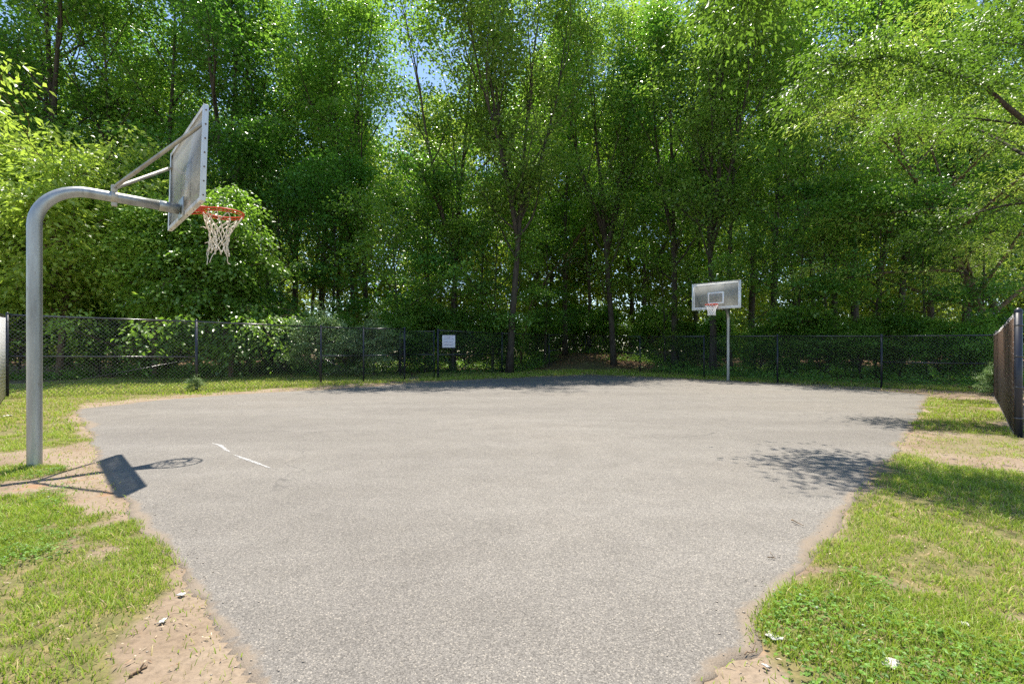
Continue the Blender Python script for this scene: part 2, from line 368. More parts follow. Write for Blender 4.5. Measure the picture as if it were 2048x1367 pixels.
# ------------------------------------------------------------------ grass masks
GP = [
    ([(1800, 870), (2200, 862), (2200, 925), (1800, 915)], .35, .2, .3),  # polygon on the ground (frame coordinates of its corners), density, softness (m), greenness
    ([(-300, 985), (60, 985), (110, 1005), (138, 1045), (125, 1085), (190, 1110), (60, 1150), (-300, 1160)], 1.0, 0.12, 1.0),
    ([(-400, 1110), (130, 1100), (190, 1070), (250, 1120), (330, 1140), (368, 1185), (345, 1225), (285, 1255), (262, 1320), (250, 1500), (-900, 1500)], 0.8, 0.14, 0.8),
    ([(170, 1068), (255, 1047), (285, 1072), (330, 1110), (290, 1125), (245, 1100)], 0.9, 0.07, 0.9),
    ([(-60, 945), (40, 934), (128, 931), (140, 941), (70, 957), (20, 962), (-60, 985)], 0.95, 0.04, 1.0),
    ([(-500, 800), (150, 806), (160, 850), (172, 882), (60, 900), (-80, 915), (-500, 950)], 0.7, 0.15, 0.45),
    ([(-500, 770), (100, 770), (400, 772), (640, 762), (820, 752), (815, 762), (640, 774), (480, 782), (300, 796), (150, 810), (-400, 830)], 0.6, 0.3, 0.3),
    ([(-900, 728), (830, 728), (820, 762), (640, 772), (400, 786), (100, 800), (-900, 830)], 0.8, 0.5, 0.45),
    ([(830, 735), (1000, 738), (1180, 738), (1300, 744), (1990, 772), (1990, 785), (1600, 768), (1456, 760), (1300, 753), (1180, 748), (1000, 756), (830, 762)], 0.85, 0.3, 0.7),
    ([(1498, 1224), (1545, 1190), (1605, 1150), (1700, 1140), (1800, 1175), (1900, 1200), (2150, 1290), (2600, 1500), (1700, 1500), (1570, 1335), (1545, 1285)], 1.0, 0.08, 1.0),
    ([(1665, 1060), (1712, 1000), (1750, 945), (1795, 905), (1900, 930), (2200, 960), (2600, 1230), (2000, 1230), (1880, 1180), (1700, 1150), (1612, 1130)], 0.72, 0.12, 0.7),
    ([(1730, 985), (1760, 945), (1900, 940), (2200, 985), (2200, 1040), (1900, 1010)], 0.9, 0.15, 0.95),
    ([(1862, 797), (1990, 800), (2015, 835), (2030, 872), (1930, 870), (1830, 862), (1846, 815)], 0.75, 0.25, 0.7),
]
GW = [(np.array([G(*c) for c in P]), d, s, g) for P, d, s, g in GP]
def cover(x, y):
    dens = np.zeros(np.shape(x)); gr = np.zeros(np.shape(x))
    for P, d, s, g in GW:
        ins = inpoly(x, y, P); e = edge_dist(x, y, P); sd = np.where(ins, e, -e)
        w = sst(-s, s, sd + (fbm(x, y, 2.2, 21) - 0.5) * s * 5) * d
        gr = np.where(w > dens, g, gr); dens = np.maximum(dens, w)
    return dens, gr

# ------------------------------------------------------------------ ground sheet
def axis_coords(lo, hi, a, b, step, outer):
    mid = np.arange(a, b + 1e-6, step); L = [a]; s = step
    while L[-1] > lo: s *= 1.25; L.append(L[-1] - s)
    Rr = [b]; s = step
    while Rr[-1] < hi: s *= 1.25; Rr.append(Rr[-1] + s)
    return np.concatenate([np.array(L[:0:-1]), mid, np.array(Rr[1:])])
gx = axis_coords(-260, 260, -15, 15.5, 0.10, 0); gy = axis_coords(-60, 400, 0.6, 36, 0.10, 0)
gx = np.concatenate([gx[gx < -4.65], np.arange(-4.6, 5.0, .04), gx[gx > 5.03]]); gy = np.concatenate([gy[gy < .55], np.arange(.6, 6.5, .04), gy[gy > 6.53]])
GX, GY = np.meshgrid(gx, gy); fx = GX.ravel(); fy = GY.ravel()
ins = inpoly(fx, fy, cd[::4])
zz = hgt(fx, fy) + (fbm(fx, fy, 1.7, 2) - 0.5) * 0.05 + (fbm(fx, fy, 9, 4) - 0.5) * 0.018 + 0.004
near = (fx > -16) & (fx < 17) & (fy > 0) & (fy < 32); ed = np.full(fx.shape, 9.0); ed[near] = edge_dist(fx[near], fy[near], cd[::6])
zz = np.where(ins, -0.006 - 0.03 * sst(.08, .3, ed), zz * sst(0.0, 0.5, ed) + 0.003)
dn = np.zeros(fx.shape); gr_ = np.zeros(fx.shape); dn[near], gr_[near] = cover(fx[near], fy[near])
dn[~near] = 0.3
nx = len(gx); ny = len(gy)
ii = (np.arange(ny - 1)[:, None] * nx + np.arange(nx - 1)[None]).ravel()
gq = np.stack([ii, ii + 1, ii + 1 + nx, ii + nx], 1)
front = np.interp(fx, [-16, -10, -3.5, 0, 4.8, 8.8, 9.8, 15], [18.5, 20.0, 23.0, 24.0, 27.5, 20.8, 18.0, 14.5])
lit = sst(0, 3.0, fy - front + (fbm(fx, fy, 0.7, 31) - 0.5) * 4) * (1 - 0.6 * dn)
lit = np.where(fy > front + 6, 1, lit)
tag(mk('ground', np.stack([fx, fy, zz], 1), gq, M['soil'], smooth=True,
       attr={'cover': ('POINT', 'FLOAT_COLOR', np.stack([dn, lit, gr_, np.ones_like(dn)], 1))}), kind='structure',
    label='sandy soil and worn turf around the court and under the wood')

# ------------------------------------------------------------------ court
from mathutils.geometry import delaunay_2d_cdt
def fill_court():
    step = 0.06; x = np.arange(-13, 13, step); y = np.arange(1.0, 24, step); X, Y = np.meshgrid(x, y)
    rng = np.random.default_rng(1); fx = (X + rng.uniform(-.02, .02, X.shape)).ravel(); fy = (Y + rng.uniform(-.02, .02, X.shape)).ravel()
    ok = inpoly(fx, fy, cd[::2]) & (np.abs(fx) < fy * 1.2 + .3); fx = fx[ok]; fy = fy[ok]; d = edge_dist(fx, fy, cd[::4])
    ok = (d > .03) & ((d < .62) & (fy < 9) | (d < .5) & (rng.random(len(fx)) < .12) | (rng.random(len(fx)) < .004)); fx = fx[ok]; fy = fy[ok]; d = d[ok]
    n = len(cd); vv = [Vector(p) for p in cd] + [Vector(p) for p in zip(fx, fy)]
    out = delaunay_2d_cdt(vv, [(i, (i + 1) % n) for i in range(n)], [], 1, 1e-6)
    P = np.array([(p.x, p.y) for p in out[0]]); T_ = np.array([f for f in out[2] if len(f) == 3], np.int32)
    dd = edge_dist(P[:, 0], P[:, 1], cd[::4]); wd = .02 + .36 * fbm(P[:, 0], P[:, 1], .9, 40) ** 2.6
    dust = np.clip(1 - dd / wd, 0, 1)
    return P, T_, dust
P, tri, dust = fill_court()
a_, b_, c_ = P[tri[:, 0]], P[tri[:, 1]], P[tri[:, 2]]
neg = ((b_ - a_)[:, 0] * (c_ - a_)[:, 1] - (b_ - a_)[:, 1] * (c_ - a_)[:, 0]) < 0; tri[neg] = tri[neg][:, ::-1]
nP = len(P); nb = len(cd); k_ = np.arange(nb); k2 = (k_ + 1) % nb
V = np.vstack([np.c_[P, np.zeros(nP)], np.c_[cd, np.full(nb, -.06)]])
crt = mk('court', V, [tri, np.stack([k_, k2, k2 + nP, k_ + nP], 1)], M['asphalt'], attr={'dust': ('POINT', 'FLOAT', np.r_[dust, np.ones(nb)])})
tag(crt, 'worn light grey asphalt basketball court', kind='structure')

# ------------------------------------------------------------------ grass
def blades(x, y, z, h, w, rng, lean=0.6):
    n = len(x); a = rng.random(n) * 6.283; b = rng.random(n) * 6.283; ln = lean * h * (0.3 + rng.random(n))
    dx, dy = np.cos(a) * w / 2, np.sin(a) * w / 2; lx, ly = np.cos(b) * ln, np.sin(b) * ln
    v0 = np.stack([x - dx, y - dy, z], 1); v1 = np.stack([x + dx, y + dy, z], 1)
    v2 = np.stack([x - dx * .7 + lx * .35, y - dy * .7 + ly * .35, z + h * .6], 1); v3 = np.stack([x + dx * .7 + lx * .35, y + dy * .7 + ly * .35, z + h * .6], 1)
    v4 = np.stack([x + lx, y + ly, z + h * (0.95 - 0.25 * rng.random(n))], 1)
    V = np.stack([v0, v1, v2, v3, v4], 1).reshape(-1, 3); o = np.arange(n)[:, None] * 5
    return V, o + np.array([[0, 1, 3, 2]]), o + np.array([[2, 3, 4]])
def gz(x, y):
    d = edge_dist(x, y, cd[::6]) if len(x) < 400000 else 1
    return (hgt(x, y) + (fbm(x, y, 1.7, 2) - 0.5) * 0.05 + (fbm(x, y, 9, 4) - 0.5) * 0.018 + 0.004) * sst(0, 0.5, d) + 0.003
def scatter_grass(seed, x0, x1, y0, y1, n, hmin, hmax, w, thr=0.0):
    rng = np.random.default_rng(seed); x = rng.uniform(x0, x1, n); y = rng.uniform(y0, y1, n)
    k = (np.abs(x) < y * 1.12 + 0.25); x = x[k]; y = y[k]
    dn, gr = cover(x, y)
    cl = fbm(x, y, 3.5, 51); cl2 = vn(x, y, 13, 55)
    p = dn * sst(0.34, 0.66, cl * 0.65 + cl2 * 0.35 + (dn - 0.55) * 0.35)
    straw = rng.random(len(x)) < 0.06; p = np.where(straw, np.maximum(p, .9), p); dn = np.where(straw & (dn < .3), .3, dn)
    k = (rng.random(len(x)) < p) & (~inpoly(x, y, cd[::6]) | (edge_dist(x, y, cd[::6]) < .05 * rng.random(len(x)))); x = x[k]; y = y[k]; dn = dn[k]; gr = gr[k]; cl = cl[k]
    e = edge_dist(x, y, cd[::8]); 
    h = rng.uniform(hmin, hmax, len(x)) * (0.55 + 0.65 * dn) * (0.7 + 0.6 * cl)
    z = gz(x, y)
    V, Q, T = blades(x, y, z, h, w * rng.uniform(.7, 1.4, len(x)), rng, 0.9)
    dry = rng.random(len(x)) > (0.50 + 0.40 * gr)
    var = np.where(dry, 0.93, np.clip(0.15 + 0.5 * cl + 0.25 * rng.random(len(x)) + 0.22 * (1 - gr), 0, 0.8))
    return V, Q, T, var
def grass_object(name, parts, label):
    n = 0; VV = []; QQ = []; TT = []; vq = []; vt = []
    for V, Q, T, var in parts:
        VV.append(V); QQ.append(Q + n); TT.append(T + n); vq.append(var); vt.append(var); n += len(V)
    o = mk(name, np.concatenate(VV), [np.concatenate(QQ), np.concatenate(TT)], M['grass'],
           attr={'leafvar': ('FACE', 'FLOAT', np.concatenate(vq + vt))})
    tag(o, label, kind='stuff')
grass_object('grass', [
    scatter_grass(1, -4.5, 5.5, 1.5, 3.4, 230000, .018, .050, .0042),
    scatter_grass(2, -7, 8, 3.4, 7.0, 330000, .020, .055, .006),
    scatter_grass(3, -14, 14, 7.0, 13, 200000, .03, .07, .012),
    scatter_grass(4, -17, 17, 13, 27, 240000, .04, .11, .022)], 'short patchy green and yellowed grass on the sandy ground round the court')
def clover():
    rng = np.random.default_rng(9); n = 60000
    x = rng.uniform(-4.5, 5, n); y = rng.uniform(1.5, 5.2, n); dn, gr = cover(x, y)
    k = (gr > 0.95) & (rng.random(n) < dn * sst(.35, .6, fbm(x, y, 2.4, 61))) & ~inpoly(x, y, cd[::6]); x = x[k]; y = y[k]; n = len(x)
    z = gz(x, y) + rng.uniform(.012, .045, n); VV = []; TT = []; c = 0
    for a in range(3):
        th = rng.random(n) * .5 + a * 2.094 + x * 50; ax = np.stack([np.cos(th), np.sin(th), rng.normal(.1, .2, n)], 1)
        nr = np.stack([rng.normal(0, .25, n), rng.normal(0, .25, n), np.ones(n)], 1)
        V, T = leaves(np.stack([x, y, z], 1), ax, nr, rng.uniform(.009, .016, n), rng.uniform(.009, .014, n)); VV.append(V); TT.append(T + c); c += len(V)
    v = np.repeat(np.tile(rng.random(n) * .8, 3), 2)
    tag(mk('clover', np.concatenate(VV), np.concatenate(TT), M['clover'], attr={'leafvar': ('FACE', 'FLOAT', v)}), 'low clover leaves matted among the grass', kind='stuff')
    # white heads
    mb = MB(); k = rng.choice(n, 30, replace=False)
    for i in k:
        if x[i] < 0 and rng.random() < .7: continue
        r = rng.uniform(.003, .0055); c_ = (x[i], y[i], z[i] + .022)
        mb.lathe(c_, [(0.0005, -r), (r * .8, -r * .6), (r, 0), (r * .7, r * .7), (0.0005, r)], 7)
    tag(mb.build('clover_flowers', M['petal'], smooth=True), 'tiny white clover heads dotted through the grass', kind='stuff')
clover()

# ------------------------------------------------------------------ trees
def poly_branch(rng, p0, d, L, n, up=0.0, wig=0.12, droop=0.0):
    P = [np.array(p0, float)]; d = np.array(d, float); d /= np.linalg.norm(d)
    for i in range(n):
        d = d + rng.normal(0, wig, 3) + np.array([0, 0, up - droop * (i / n)]); d /= np.linalg.norm(d); P.append(P[-1] + d * L / n)
    return np.array(P)
def along(P, t):
    f = t * (len(P) - 1); i = min(int(f), len(P) - 2); u = f - i
    return P[i] * (1 - u) + P[i + 1] * u, P[i + 1] - P[i]
def grow(seed, H=20, base=5, spread=4.2, r0=0.2, n1=24, n2=7, n3=5, lean=(0, 0), ang=(0.55, 1.0), up=0.10, droop=0.0, forks=0,
         leafn=30, leafL=0.13, leafW=0.075, spray=0.32, flat=0.35, mat='leaf_forest', bark='bark', profile='oval', trunk_wig=0.02, hang=0.25, boughs=(), lvar=(.6, 1.12), clump=1.1):
    """returns meshes (trunk mesh, crown mesh) for one kind of tree"""
    rng = np.random.default_rng(seed); wood = MB(); twig = MB(); tips = []
    stems = []
    d0 = np.array([lean[0], lean[1], 1.0])
    tr = poly_branch(rng, (0, 0, -0.15), d0, H, 16, up=0.02, wig=trunk_wig)
    rr = r0 * (1 - np.linspace(0, 1, 17) ** 1.1 * 0.93); rr[0] *= 1.35; rr[1] *= 1.03
    wood.tube(tr, rr, 10); stems.append((tr, r0, H, base))
    for k in range(forks):
        t = rng.uniform(0.22, 0.42); p, dd = along(tr, t); a = rng.random() * 6.28 if forks > 2 else k * 3.14 + 0.4
        d = dd / np.linalg.norm(dd) + np.array([math.cos(a), math.sin(a), 0]) * rng.uniform(.28, .5)
        L = H * (1 - t) * rng.uniform(.8, 1.0); P = poly_branch(rng, p, d, L, 12, up=0.04, wig=0.035)
        r1 = r0 * .62; wood.tube(P, r1 * (1 - np.linspace(0, 1, 13) * .92), 8); stems.append((P, r1, L, max(0.0, base - p[2])))
    for si, (S, rs, Ls, bs) in enumerate(stems):
        m1 = n1 if si == 0 else int(n1 * 0.6)
        for i in range(m1):
            t = bs / Ls + (1 - bs / Ls) * ((i + rng.random()) / m1); t = min(t, 0.985)
            u = (t - bs / Ls) / (1 - bs / Ls + 1e-6)
            pr = {'oval': (0.55 + 1.1 * u) * (1 - u ** 3) if u < .3 else (1.0 if u < .6 else 1 - (u - .6) ** 2 * 3.2), 'dome': math.sqrt(max(0.05, 1 - u * u * .95)), 'cone': 1 - .8 * u,
                  'vase': 0.45 + 0.9 * u * (1.25 - u) * 1.4}[profile]
            L = spread * max(0.18, pr) * rng.uniform(*lvar) * (1 if si == 0 else .75)
            p, dd = along(S, t); a = i * 2.4 + rng.normal(0, .4) + si * 1.3; an = rng.uniform(*ang) * (1.15 - .5 * u)
            dd = dd / np.linalg.norm(dd); h = np.array([math.cos(a), math.sin(a), 0])
            d = dd * math.cos(an) + h * math.sin(an)
            B = poly_branch(rng, p, d, L, 7, up=up, wig=.10, droop=droop)
            rb = min(rs * (1 - t) * .55 + 0.012, 0.02 + L * 0.011)
            wood.tube(B, rb * (1 - np.linspace(0, 1, 8) * .85), 6, cap=False)
            for j in range(n2):
                tj = 0.30 + 0.70 * (j + rng.random()) / n2; tj = min(tj, .99); p2, d2 = along(B, tj); d2 = d2 / np.linalg.norm(d2)
                sd = np.cross(d2, [0, 0, 1]); sd /= np.linalg.norm(sd) + 1e-6
                s_ = 1 if j % 2 else -1
                d3 = d2 * .75 + sd * s_ * rng.uniform(.4, 1.0) + np.array([0, 0, rng.normal(.12, .25)])
                L2 = L * rng.uniform(.22, .45) * (1.15 - .45 * tj) + .25
                B2 = poly_branch(rng, p2, d3, L2, 4, up=up * .6, wig=.16, droop=droop)
                twig.tube(B2, 0.012 * (1 - np.linspace(0, 1, 5) * .75), 4, cap=False)
                for k in range(n3):
                    tk = (k + 0.5 + rng.uniform(-.3, .3)) / n3; p3, d4 = along(B2, min(.999, tk)); tips.append((p3, d4 / np.linalg.norm(d4)))
            tips.append((B[-1], B[-1] - B[-2]))
    for Bp in boughs:
        Bp = np.array(Bp, float); u_ = np.linspace(0, len(Bp) - 1, 22); B = np.stack([np.interp(u_, range(len(Bp)), Bp[:, k]) for k in range(3)], 1)
        B[1:] += np.cumsum(rng.normal(0, .02, (21, 3)), 0); wood.tube(B, np.linspace(.06, .010, 22), 7, cap=False)
        for j in range(30):
            tj = .30 + .69 * j / 30; p2, d2 = along(B, tj); d2 = d2 / np.linalg.norm(d2); sd = np.cross(d2, [0, 0, 1])
            B2 = poly_branch(rng, p2, d2 * .7 + sd * (1 if j % 2 else -1) * rng.uniform(.3, 1) + np.array([0, 0, rng.normal(0, .2)]), rng.uniform(.45, 1.0), 5, up=0, wig=.18, droop=.1)
            twig.tube(B2, .012 * (1 - np.linspace(0, 1, 6) * .75), 4, cap=False)
            for k in range(5): p3, d4 = along(B2, .15 + .2 * k); tips.append((p3, d4))
    P = np.array([a for a, b in tips]); D = np.array([b for a, b in tips]); D /= np.linalg.norm(D, axis=1)[:, None]
    n = len(P); cf = rng.gamma(clump, 1 / clump, n); nl = rng.poisson(leafn * cf) + 2
    idx = np.repeat(np.arange(n), nl); N_ = len(idx); Pc = P[idx]; Dc = D[idx]
    yaw = rng.random(n)[idx] * 6.28; sd = np.stack([np.cos(yaw), np.sin(yaw), np.zeros(N_)], 1)
    rad = spray * (np.clip(cf, .2, 3) ** .3 * (rng.random(n) * .5 + .75))[idx]
    offs = rng.normal(0, 1, (N_, 3)); offs[:, 2] *= flat; offs *= rad[:, None] * .62
    tilt = rng.normal(0, .25, (n, 2))[idx]
    offs[:, 2] += offs[:, 0] * tilt[:, 0] + offs[:, 1] * tilt[:, 1] - hang * (offs[:, 0] ** 2 + offs[:, 1] ** 2) / (rad + .01)
    pos = Pc + offs + Dc * rad[:, None] * .3
    hd = offs.copy(); hd[:, 2] = 0; hd /= np.linalg.norm(hd, axis=1)[:, None] + 1e-6
    ax = hd + rng.normal(0, .45, (N_, 3)) + Dc * .35; ax[:, 2] -= hang * .8 + rng.random(N_) * .25
    nr = np.stack([rng.normal(0, .6, N_), rng.normal(0, .6, N_), np.ones(N_)], 1) + hd * .6
    Lf = leafL * rng.uniform(.65, 1.25, N_); Wf = leafW * rng.uniform(.7, 1.2, N_)
    V, T = leaves(pos, ax, nr, Lf, Wf)
    var = np.clip(rng.random(N_) * .6 + (rng.random(n) * .4)[idx], 0, 1)
    tm = wood.build('trunk', M[bark], smooth=True); tm_me = tm.data; bpy.data.objects.remove(tm)
    # crown mesh: leaves + twigs, two material slots
    tv = np.concatenate(twig.V); tq = np.concatenate(twig.Q)
    o = mk('crown', np.vstack([V, tv]), [T, tq + len(V)], M[mat], attr={'leafvar': ('FACE', 'FLOAT', np.concatenate([np.repeat(var, 2), np.zeros(len(tq))]))})
    me = o.data; me.materials.append(M[bark]); mi = np.zeros(len(me.polygons), np.int32); mi[len(T):] = 1; me.polygons.foreach_set('material_index', mi)
    bpy.data.objects.remove(o); return tm_me, me

KIND = {
    'tall':   grow(11, H=22, base=5.5, spread=6.4, r0=.19, n1=15, n2=6, n3=2, leafn=54, leafL=.18, leafW=.14, mat='leaf_forest', spray=.72, flat=.42, ang=(.5, .95), up=.09, forks=1, hang=.22),
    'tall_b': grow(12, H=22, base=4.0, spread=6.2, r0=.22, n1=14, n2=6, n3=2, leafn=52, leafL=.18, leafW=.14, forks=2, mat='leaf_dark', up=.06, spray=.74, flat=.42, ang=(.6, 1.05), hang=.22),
    'oak':    grow(13, H=21, base=3.6, spread=6.6, r0=.18, n1=15, n2=6, n3=2, leafn=46, leafL=.16, leafW=.1255, forks=4, profile='vase', mat='leaf_oak', up=.12, spray=.66, flat=.5, ang=(.5, .9), hang=.2),
    'slim':   grow(14, H=20, base=7.0, spread=4.8, r0=.13, n1=14, n2=5, n3=2, leafn=52, leafL=.17, leafW=.13, mat='leaf_forest', ang=(.5, .95), spray=.66, flat=.42, hang=.22),
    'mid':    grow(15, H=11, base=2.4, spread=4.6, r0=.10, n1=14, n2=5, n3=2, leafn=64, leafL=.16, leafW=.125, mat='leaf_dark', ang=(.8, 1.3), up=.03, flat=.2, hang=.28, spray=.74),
    'mid_b':  grow(16, H=9.5, base=1.8, spread=4.0, r0=.08, n1=13, n2=5, n3=2, leafn=60, leafL=.15, leafW=.12, mat='leaf_forest', ang=(.7, 1.3), up=.04, flat=.2, hang=.28, spray=.70),
    'bushy':  grow(17, H=6.8, base=1.7, spread=3.7, r0=.11, n1=17, n2=5, n3=2, leafn=40, leafL=.19, leafW=.10, mat='leaf_sunlit', bark='bark_brown', ang=(.5, 1.35), up=.06, droop=.12, flat=.22, hang=.6, profile='oval', forks=2, spray=.52, lvar=(.3, 1.4)),
    'bushy_b': grow(27, H=7.6, base=1.0, spread=3.4, r0=.10, n1=19, n2=5, n3=2, leafn=38, leafL=.18, leafW=.095, mat='leaf_sunlit', bark='bark_brown', ang=(.4, 1.4), up=.08, droop=.10, flat=.25, hang=.5, profile='cone', forks=3, spray=.50, lvar=(.35, 1.35)),
    'vine':   grow(28, H=6.9, base=.8, spread=2.7, r0=.09, n1=22, n2=5, n3=2, leafn=40, leafL=.15, leafW=.12, mat='leaf_forest', bark='bark_brown', ang=(.6, 1.5), up=.0, droop=.35, flat=.3, hang=.7, profile='cone', forks=3, spray=.44, lvar=(.3, 1.5)),
    'shrub':  grow(18, H=2.9, base=.25, spread=1.7, r0=.035, n1=18, n2=6, n3=4, leafn=20, leafL=.10, leafW=.06, mat='leaf_forest', ang=(.6, 1.3), up=.05, spray=.24, forks=3, profile='dome'),
    'pale':   grow(19, H=3.1, base=.3, spread=2.0, r0=.04, n1=15, n2=4, n3=2, leafn=30, leafL=.11, leafW=.075, mat='leaf_pale_sunlit', ang=(.4, 1.4), up=.08, droop=.28, spray=.30, flat=.3, forks=3, profile='dome', lvar=(.3, 1.45)),
}
FOREST = 'trees of the wood behind the fence'
def tree(kind, px, d, rot, s, name, label, cat='tree', group=None, sz=None, lean=(0, 0), xy=None):
    tm, cm = KIND[kind]
    x, y = (XD(px, d), d) if xy is None else xy
    r = empty(name, (x, y, float(hgt(x, y)) - 0.02), rot); r.scale = (s, s, s * (sz or 1)); r.rotation_euler = (lean[0], lean[1], rot)
    tag(r, label, cat, group)
    for nm, me in (('trunk', tm), ('crown', cm)):
        o = bpy.data.objects.new(nm, me); COL.objects.link(o); o.parent = r
    return r

T = tree
# canopy trees, left to right
T('tall_b', -90, 32.0, 0.3, 1.35, 'broadleaf_tree', 'broad-crowned tree cut off by the upper left frame edge', group=FOREST)
T('tall_b', 132, 31.0, 1.9, 1.4, 'broadleaf_tree', 'thick grey-trunked tree above the bend of the near hoop pole', group=FOREST, lean=(0, -.02))
T('slim', 232, 31.5, 2.5, 1.35, 'broadleaf_tree', 'slender tree just left of the near backboard and right of the thick grey trunk', group=FOREST)
T('tall', 345, 32.5, 3.1, 1.25, 'broadleaf_tree', 'tall tree whose trunk passes behind the near backboard', group=FOREST)
T('tall_b', 456, 31.0, 4.4, 1.25, 'broadleaf_tree', 'dark forked tree directly above the orange rim of the near hoop', group=FOREST)
T('slim', 541, 32.0, 0.9, 1.4, 'broadleaf_tree', 'straight pole-like tree right of the near hoop net', group=FOREST)
T('tall', 640, 32.0, 5.2, 1.15, 'broadleaf_tree', 'full leafy tree above the pale bush, left of the open sky gap', group=FOREST)
T('slim', 706, 31.0, 1.4, 1.1, 'broadleaf_tree', 'thin dark-trunked tree above the right half of the pale bush', group=FOREST)
T('tall', 735, 31.0, 2.1, .98, 'broadleaf_tree', 'leafy tree whose top borders the left side of the open sky gap', group=FOREST)
T('oak', 1018, 25.2, 0.6, 1.05, 'oak_tree', 'vase-shaped oak with many rising limbs in the middle of the wood', group=FOREST)
T('tall', 905, 27.5, 4.0, .98, 'broadleaf_tree', 'tree rising behind the white sign, left of the vase-shaped oak', group=FOREST)
T('tall', 1130, 33.0, 2.8, .95, 'broadleaf_tree', 'dark straight trunk behind the inner corner of the far fence', group=FOREST)
T('slim', 1178, 36.0, 1.1, 1.1, 'broadleaf_tree', 'thin tree rising behind the bare leaning branches', group=FOREST)
T('oak', 1228, 28.8, 3.4, .98, 'oak_tree', 'brown-trunked oak between the fence corner and the far hoop', group=FOREST)
T('tall', 1288, 35.0, 5.6, .9, 'broadleaf_tree', 'dark tree under the small sky gap right of centre', group=FOREST)
T('tall_b', 1350, 28.0, .2, .88, 'broadleaf_tree', 'leafy tree standing back just left of the far backboard', group=FOREST)
T('oak', 1425, 24.6, 1.9, .96, 'oak_tree', 'stout multi-limbed tree right behind the far backboard', group=FOREST)
T('slim', 1462, 24.8, 3.3, .95, 'broadleaf_tree', 'leaning trunk right beside the pole of the far hoop', group=FOREST, lean=(0, .06))
T('tall', 1545, 25.5, 4.9, .95, 'broadleaf_tree', 'dark tree at the first fence post right of the far hoop', group=FOREST)
T('slim', 1620, 26.0, .5, 1.0, 'broadleaf_tree', 'thin leaning tree between the far hoop and the right-hand oak', group=FOREST, lean=(0, .07))
T('tall_b', 1712, 30.0, 2.2, 1.05, 'broadleaf_tree', 'dark trunk just left of the last full fence bay', group=FOREST)
T('tall', 1800, 32.0, 3.9, 1.1, 'broadleaf_tree', 'tree standing back behind the feathery right-hand oak', group=FOREST)
T('tall_b', 1930, 31.0, 5.0, 1.2, 'broadleaf_tree', 'tree beyond the brown slatted fence near the right frame edge', group=FOREST)
T('tall', 2110, 31.0, 1.2, 1.3, 'broadleaf_tree', 'tree cut off by the right frame edge above the brown slats', group=FOREST)
# second row
rows = [(-20, 35, 'tall'), (90, 36, 'slim'), (190, 36, 'tall'), (290, 37, 'tall_b'), (400, 35, 'slim'), (500, 36, 'tall'), (590, 36, 'tall_b'), (680, 34, 'slim'),
        (866, 34, 'slim'), (960, 41, 'slim'), (1070, 42, 'tall_b'), (1150, 45, 'tall'), (1260, 43, 'slim'), (1390, 41, 'tall'), (1500, 35, 'tall_b'),
        (1590, 33, 'slim'), (1670, 32, 'tall'), (1760, 34, 'slim'), (1860, 36, 'tall_b'), (1990, 37, 'tall')]
where = ['at the far left edge', 'behind the near hoop pole bend', 'left of the near backboard', 'behind the near backboard brace', 'above the near rim', 'above the middle of the left fence',
         'left of the pale bush', 'above the pale bush', 'right of the sky gap', 'behind the white sign', 'behind the vase-shaped oak', 'behind the fence corner', 'between corner and far hoop',
         'left of the far backboard', 'right of the far backboard', 'behind the second bay right of the far hoop', 'behind the third bay right of the far hoop', 'left of the feathery oak', 'behind the feathery oak', 'above the brown slats']
for i, ((px, d, kd), wh) in enumerate(zip(rows, where)):
    T(kd, px, d, i * 1.7, .70 if px == 866 else 1.02 + .13 * ((i * 7) % 5) / 5, 'broadleaf_tree', 'shaded inner tree of the second row, ' + wh, group='inner trees of the wood')
# midstory
mids = [(300, 27.5, 'mid_b', 1.1, 'low tree filling the shade under the near backboard'), (560, 28.0, 'mid', 1.05, 'low dark tree left behind the pale bush'),
        (665, 28.5, 'mid', 1.0, 'low layered tree directly above the pale bush'), (800, 25.5, 'mid_b', .9, 'low tree above the gap between the two fences'),
        (905, 26.0, 'mid', .85, 'low layered dark tree above the white sign'), (985, 26.3, 'mid_b', .95, 'young tree with lit crown left of the vase-shaped oak'),
        (860, 27.5, 'mid', 1.05, 'taller understory tree under the right side of the sky gap'), (1090, 30.0, 'mid', .8, 'small tree under the leaning bare branches'),
        (1330, 28.5, 'mid_b', .75, 'small tree left of the far backboard'), (1510, 22.8, 'mid_b', .62, 'small light tree just right of the far backboard'),
        (1590, 21.8, 'mid_b', .95, 'full understory tree right of the far hoop'), (1655, 20.5, 'mid', .72, 'low tree left of the feathery oak'),
        (1750, 20.0, 'mid_b', .8, 'low tree behind the long right fence bay'), (60, 28, 'mid', 1.15, 'low dark tree behind the near hoop pole'),
        (1850, 18.8, 'mid', .6, 'low dark tree under the feathery oak'), (1960, 18.0, 'mid', .65, 'low tree at the end of the brown slatted fence'),
        (450, 28, 'mid', 1.2, 'understory tree behind the near net')]
for i, (px, d, kd, s, lb) in enumerate(mids):
    T(kd, px, d, i * 2.3 + .5, s, 'understory_tree', lb, group='understory trees of the wood')
# bright bushy trees at left, close behind the fence
BR = 'bright low trees leaning over the left fence'
T('bushy_b', -50, 20.0, .4, 1.35, 'box_elder', 'bright yellow-green bushy tree left of the near hoop pole', group=BR)
T('bushy', 120, 20.5, 2.0, 1.30, 'box_elder', 'bright bushy tree framed by the near pole and its arm', group=BR)
T('bushy_b', 310, 20.8, 3.7, 1.0, 'box_elder', 'bright bushy tree directly under the near backboard', group=BR)
T('vine', 462, 20.8, 5.1, 1.12, 'vine_covered_tree', 'darker vine-hung tree under the near net, over the fence rail')
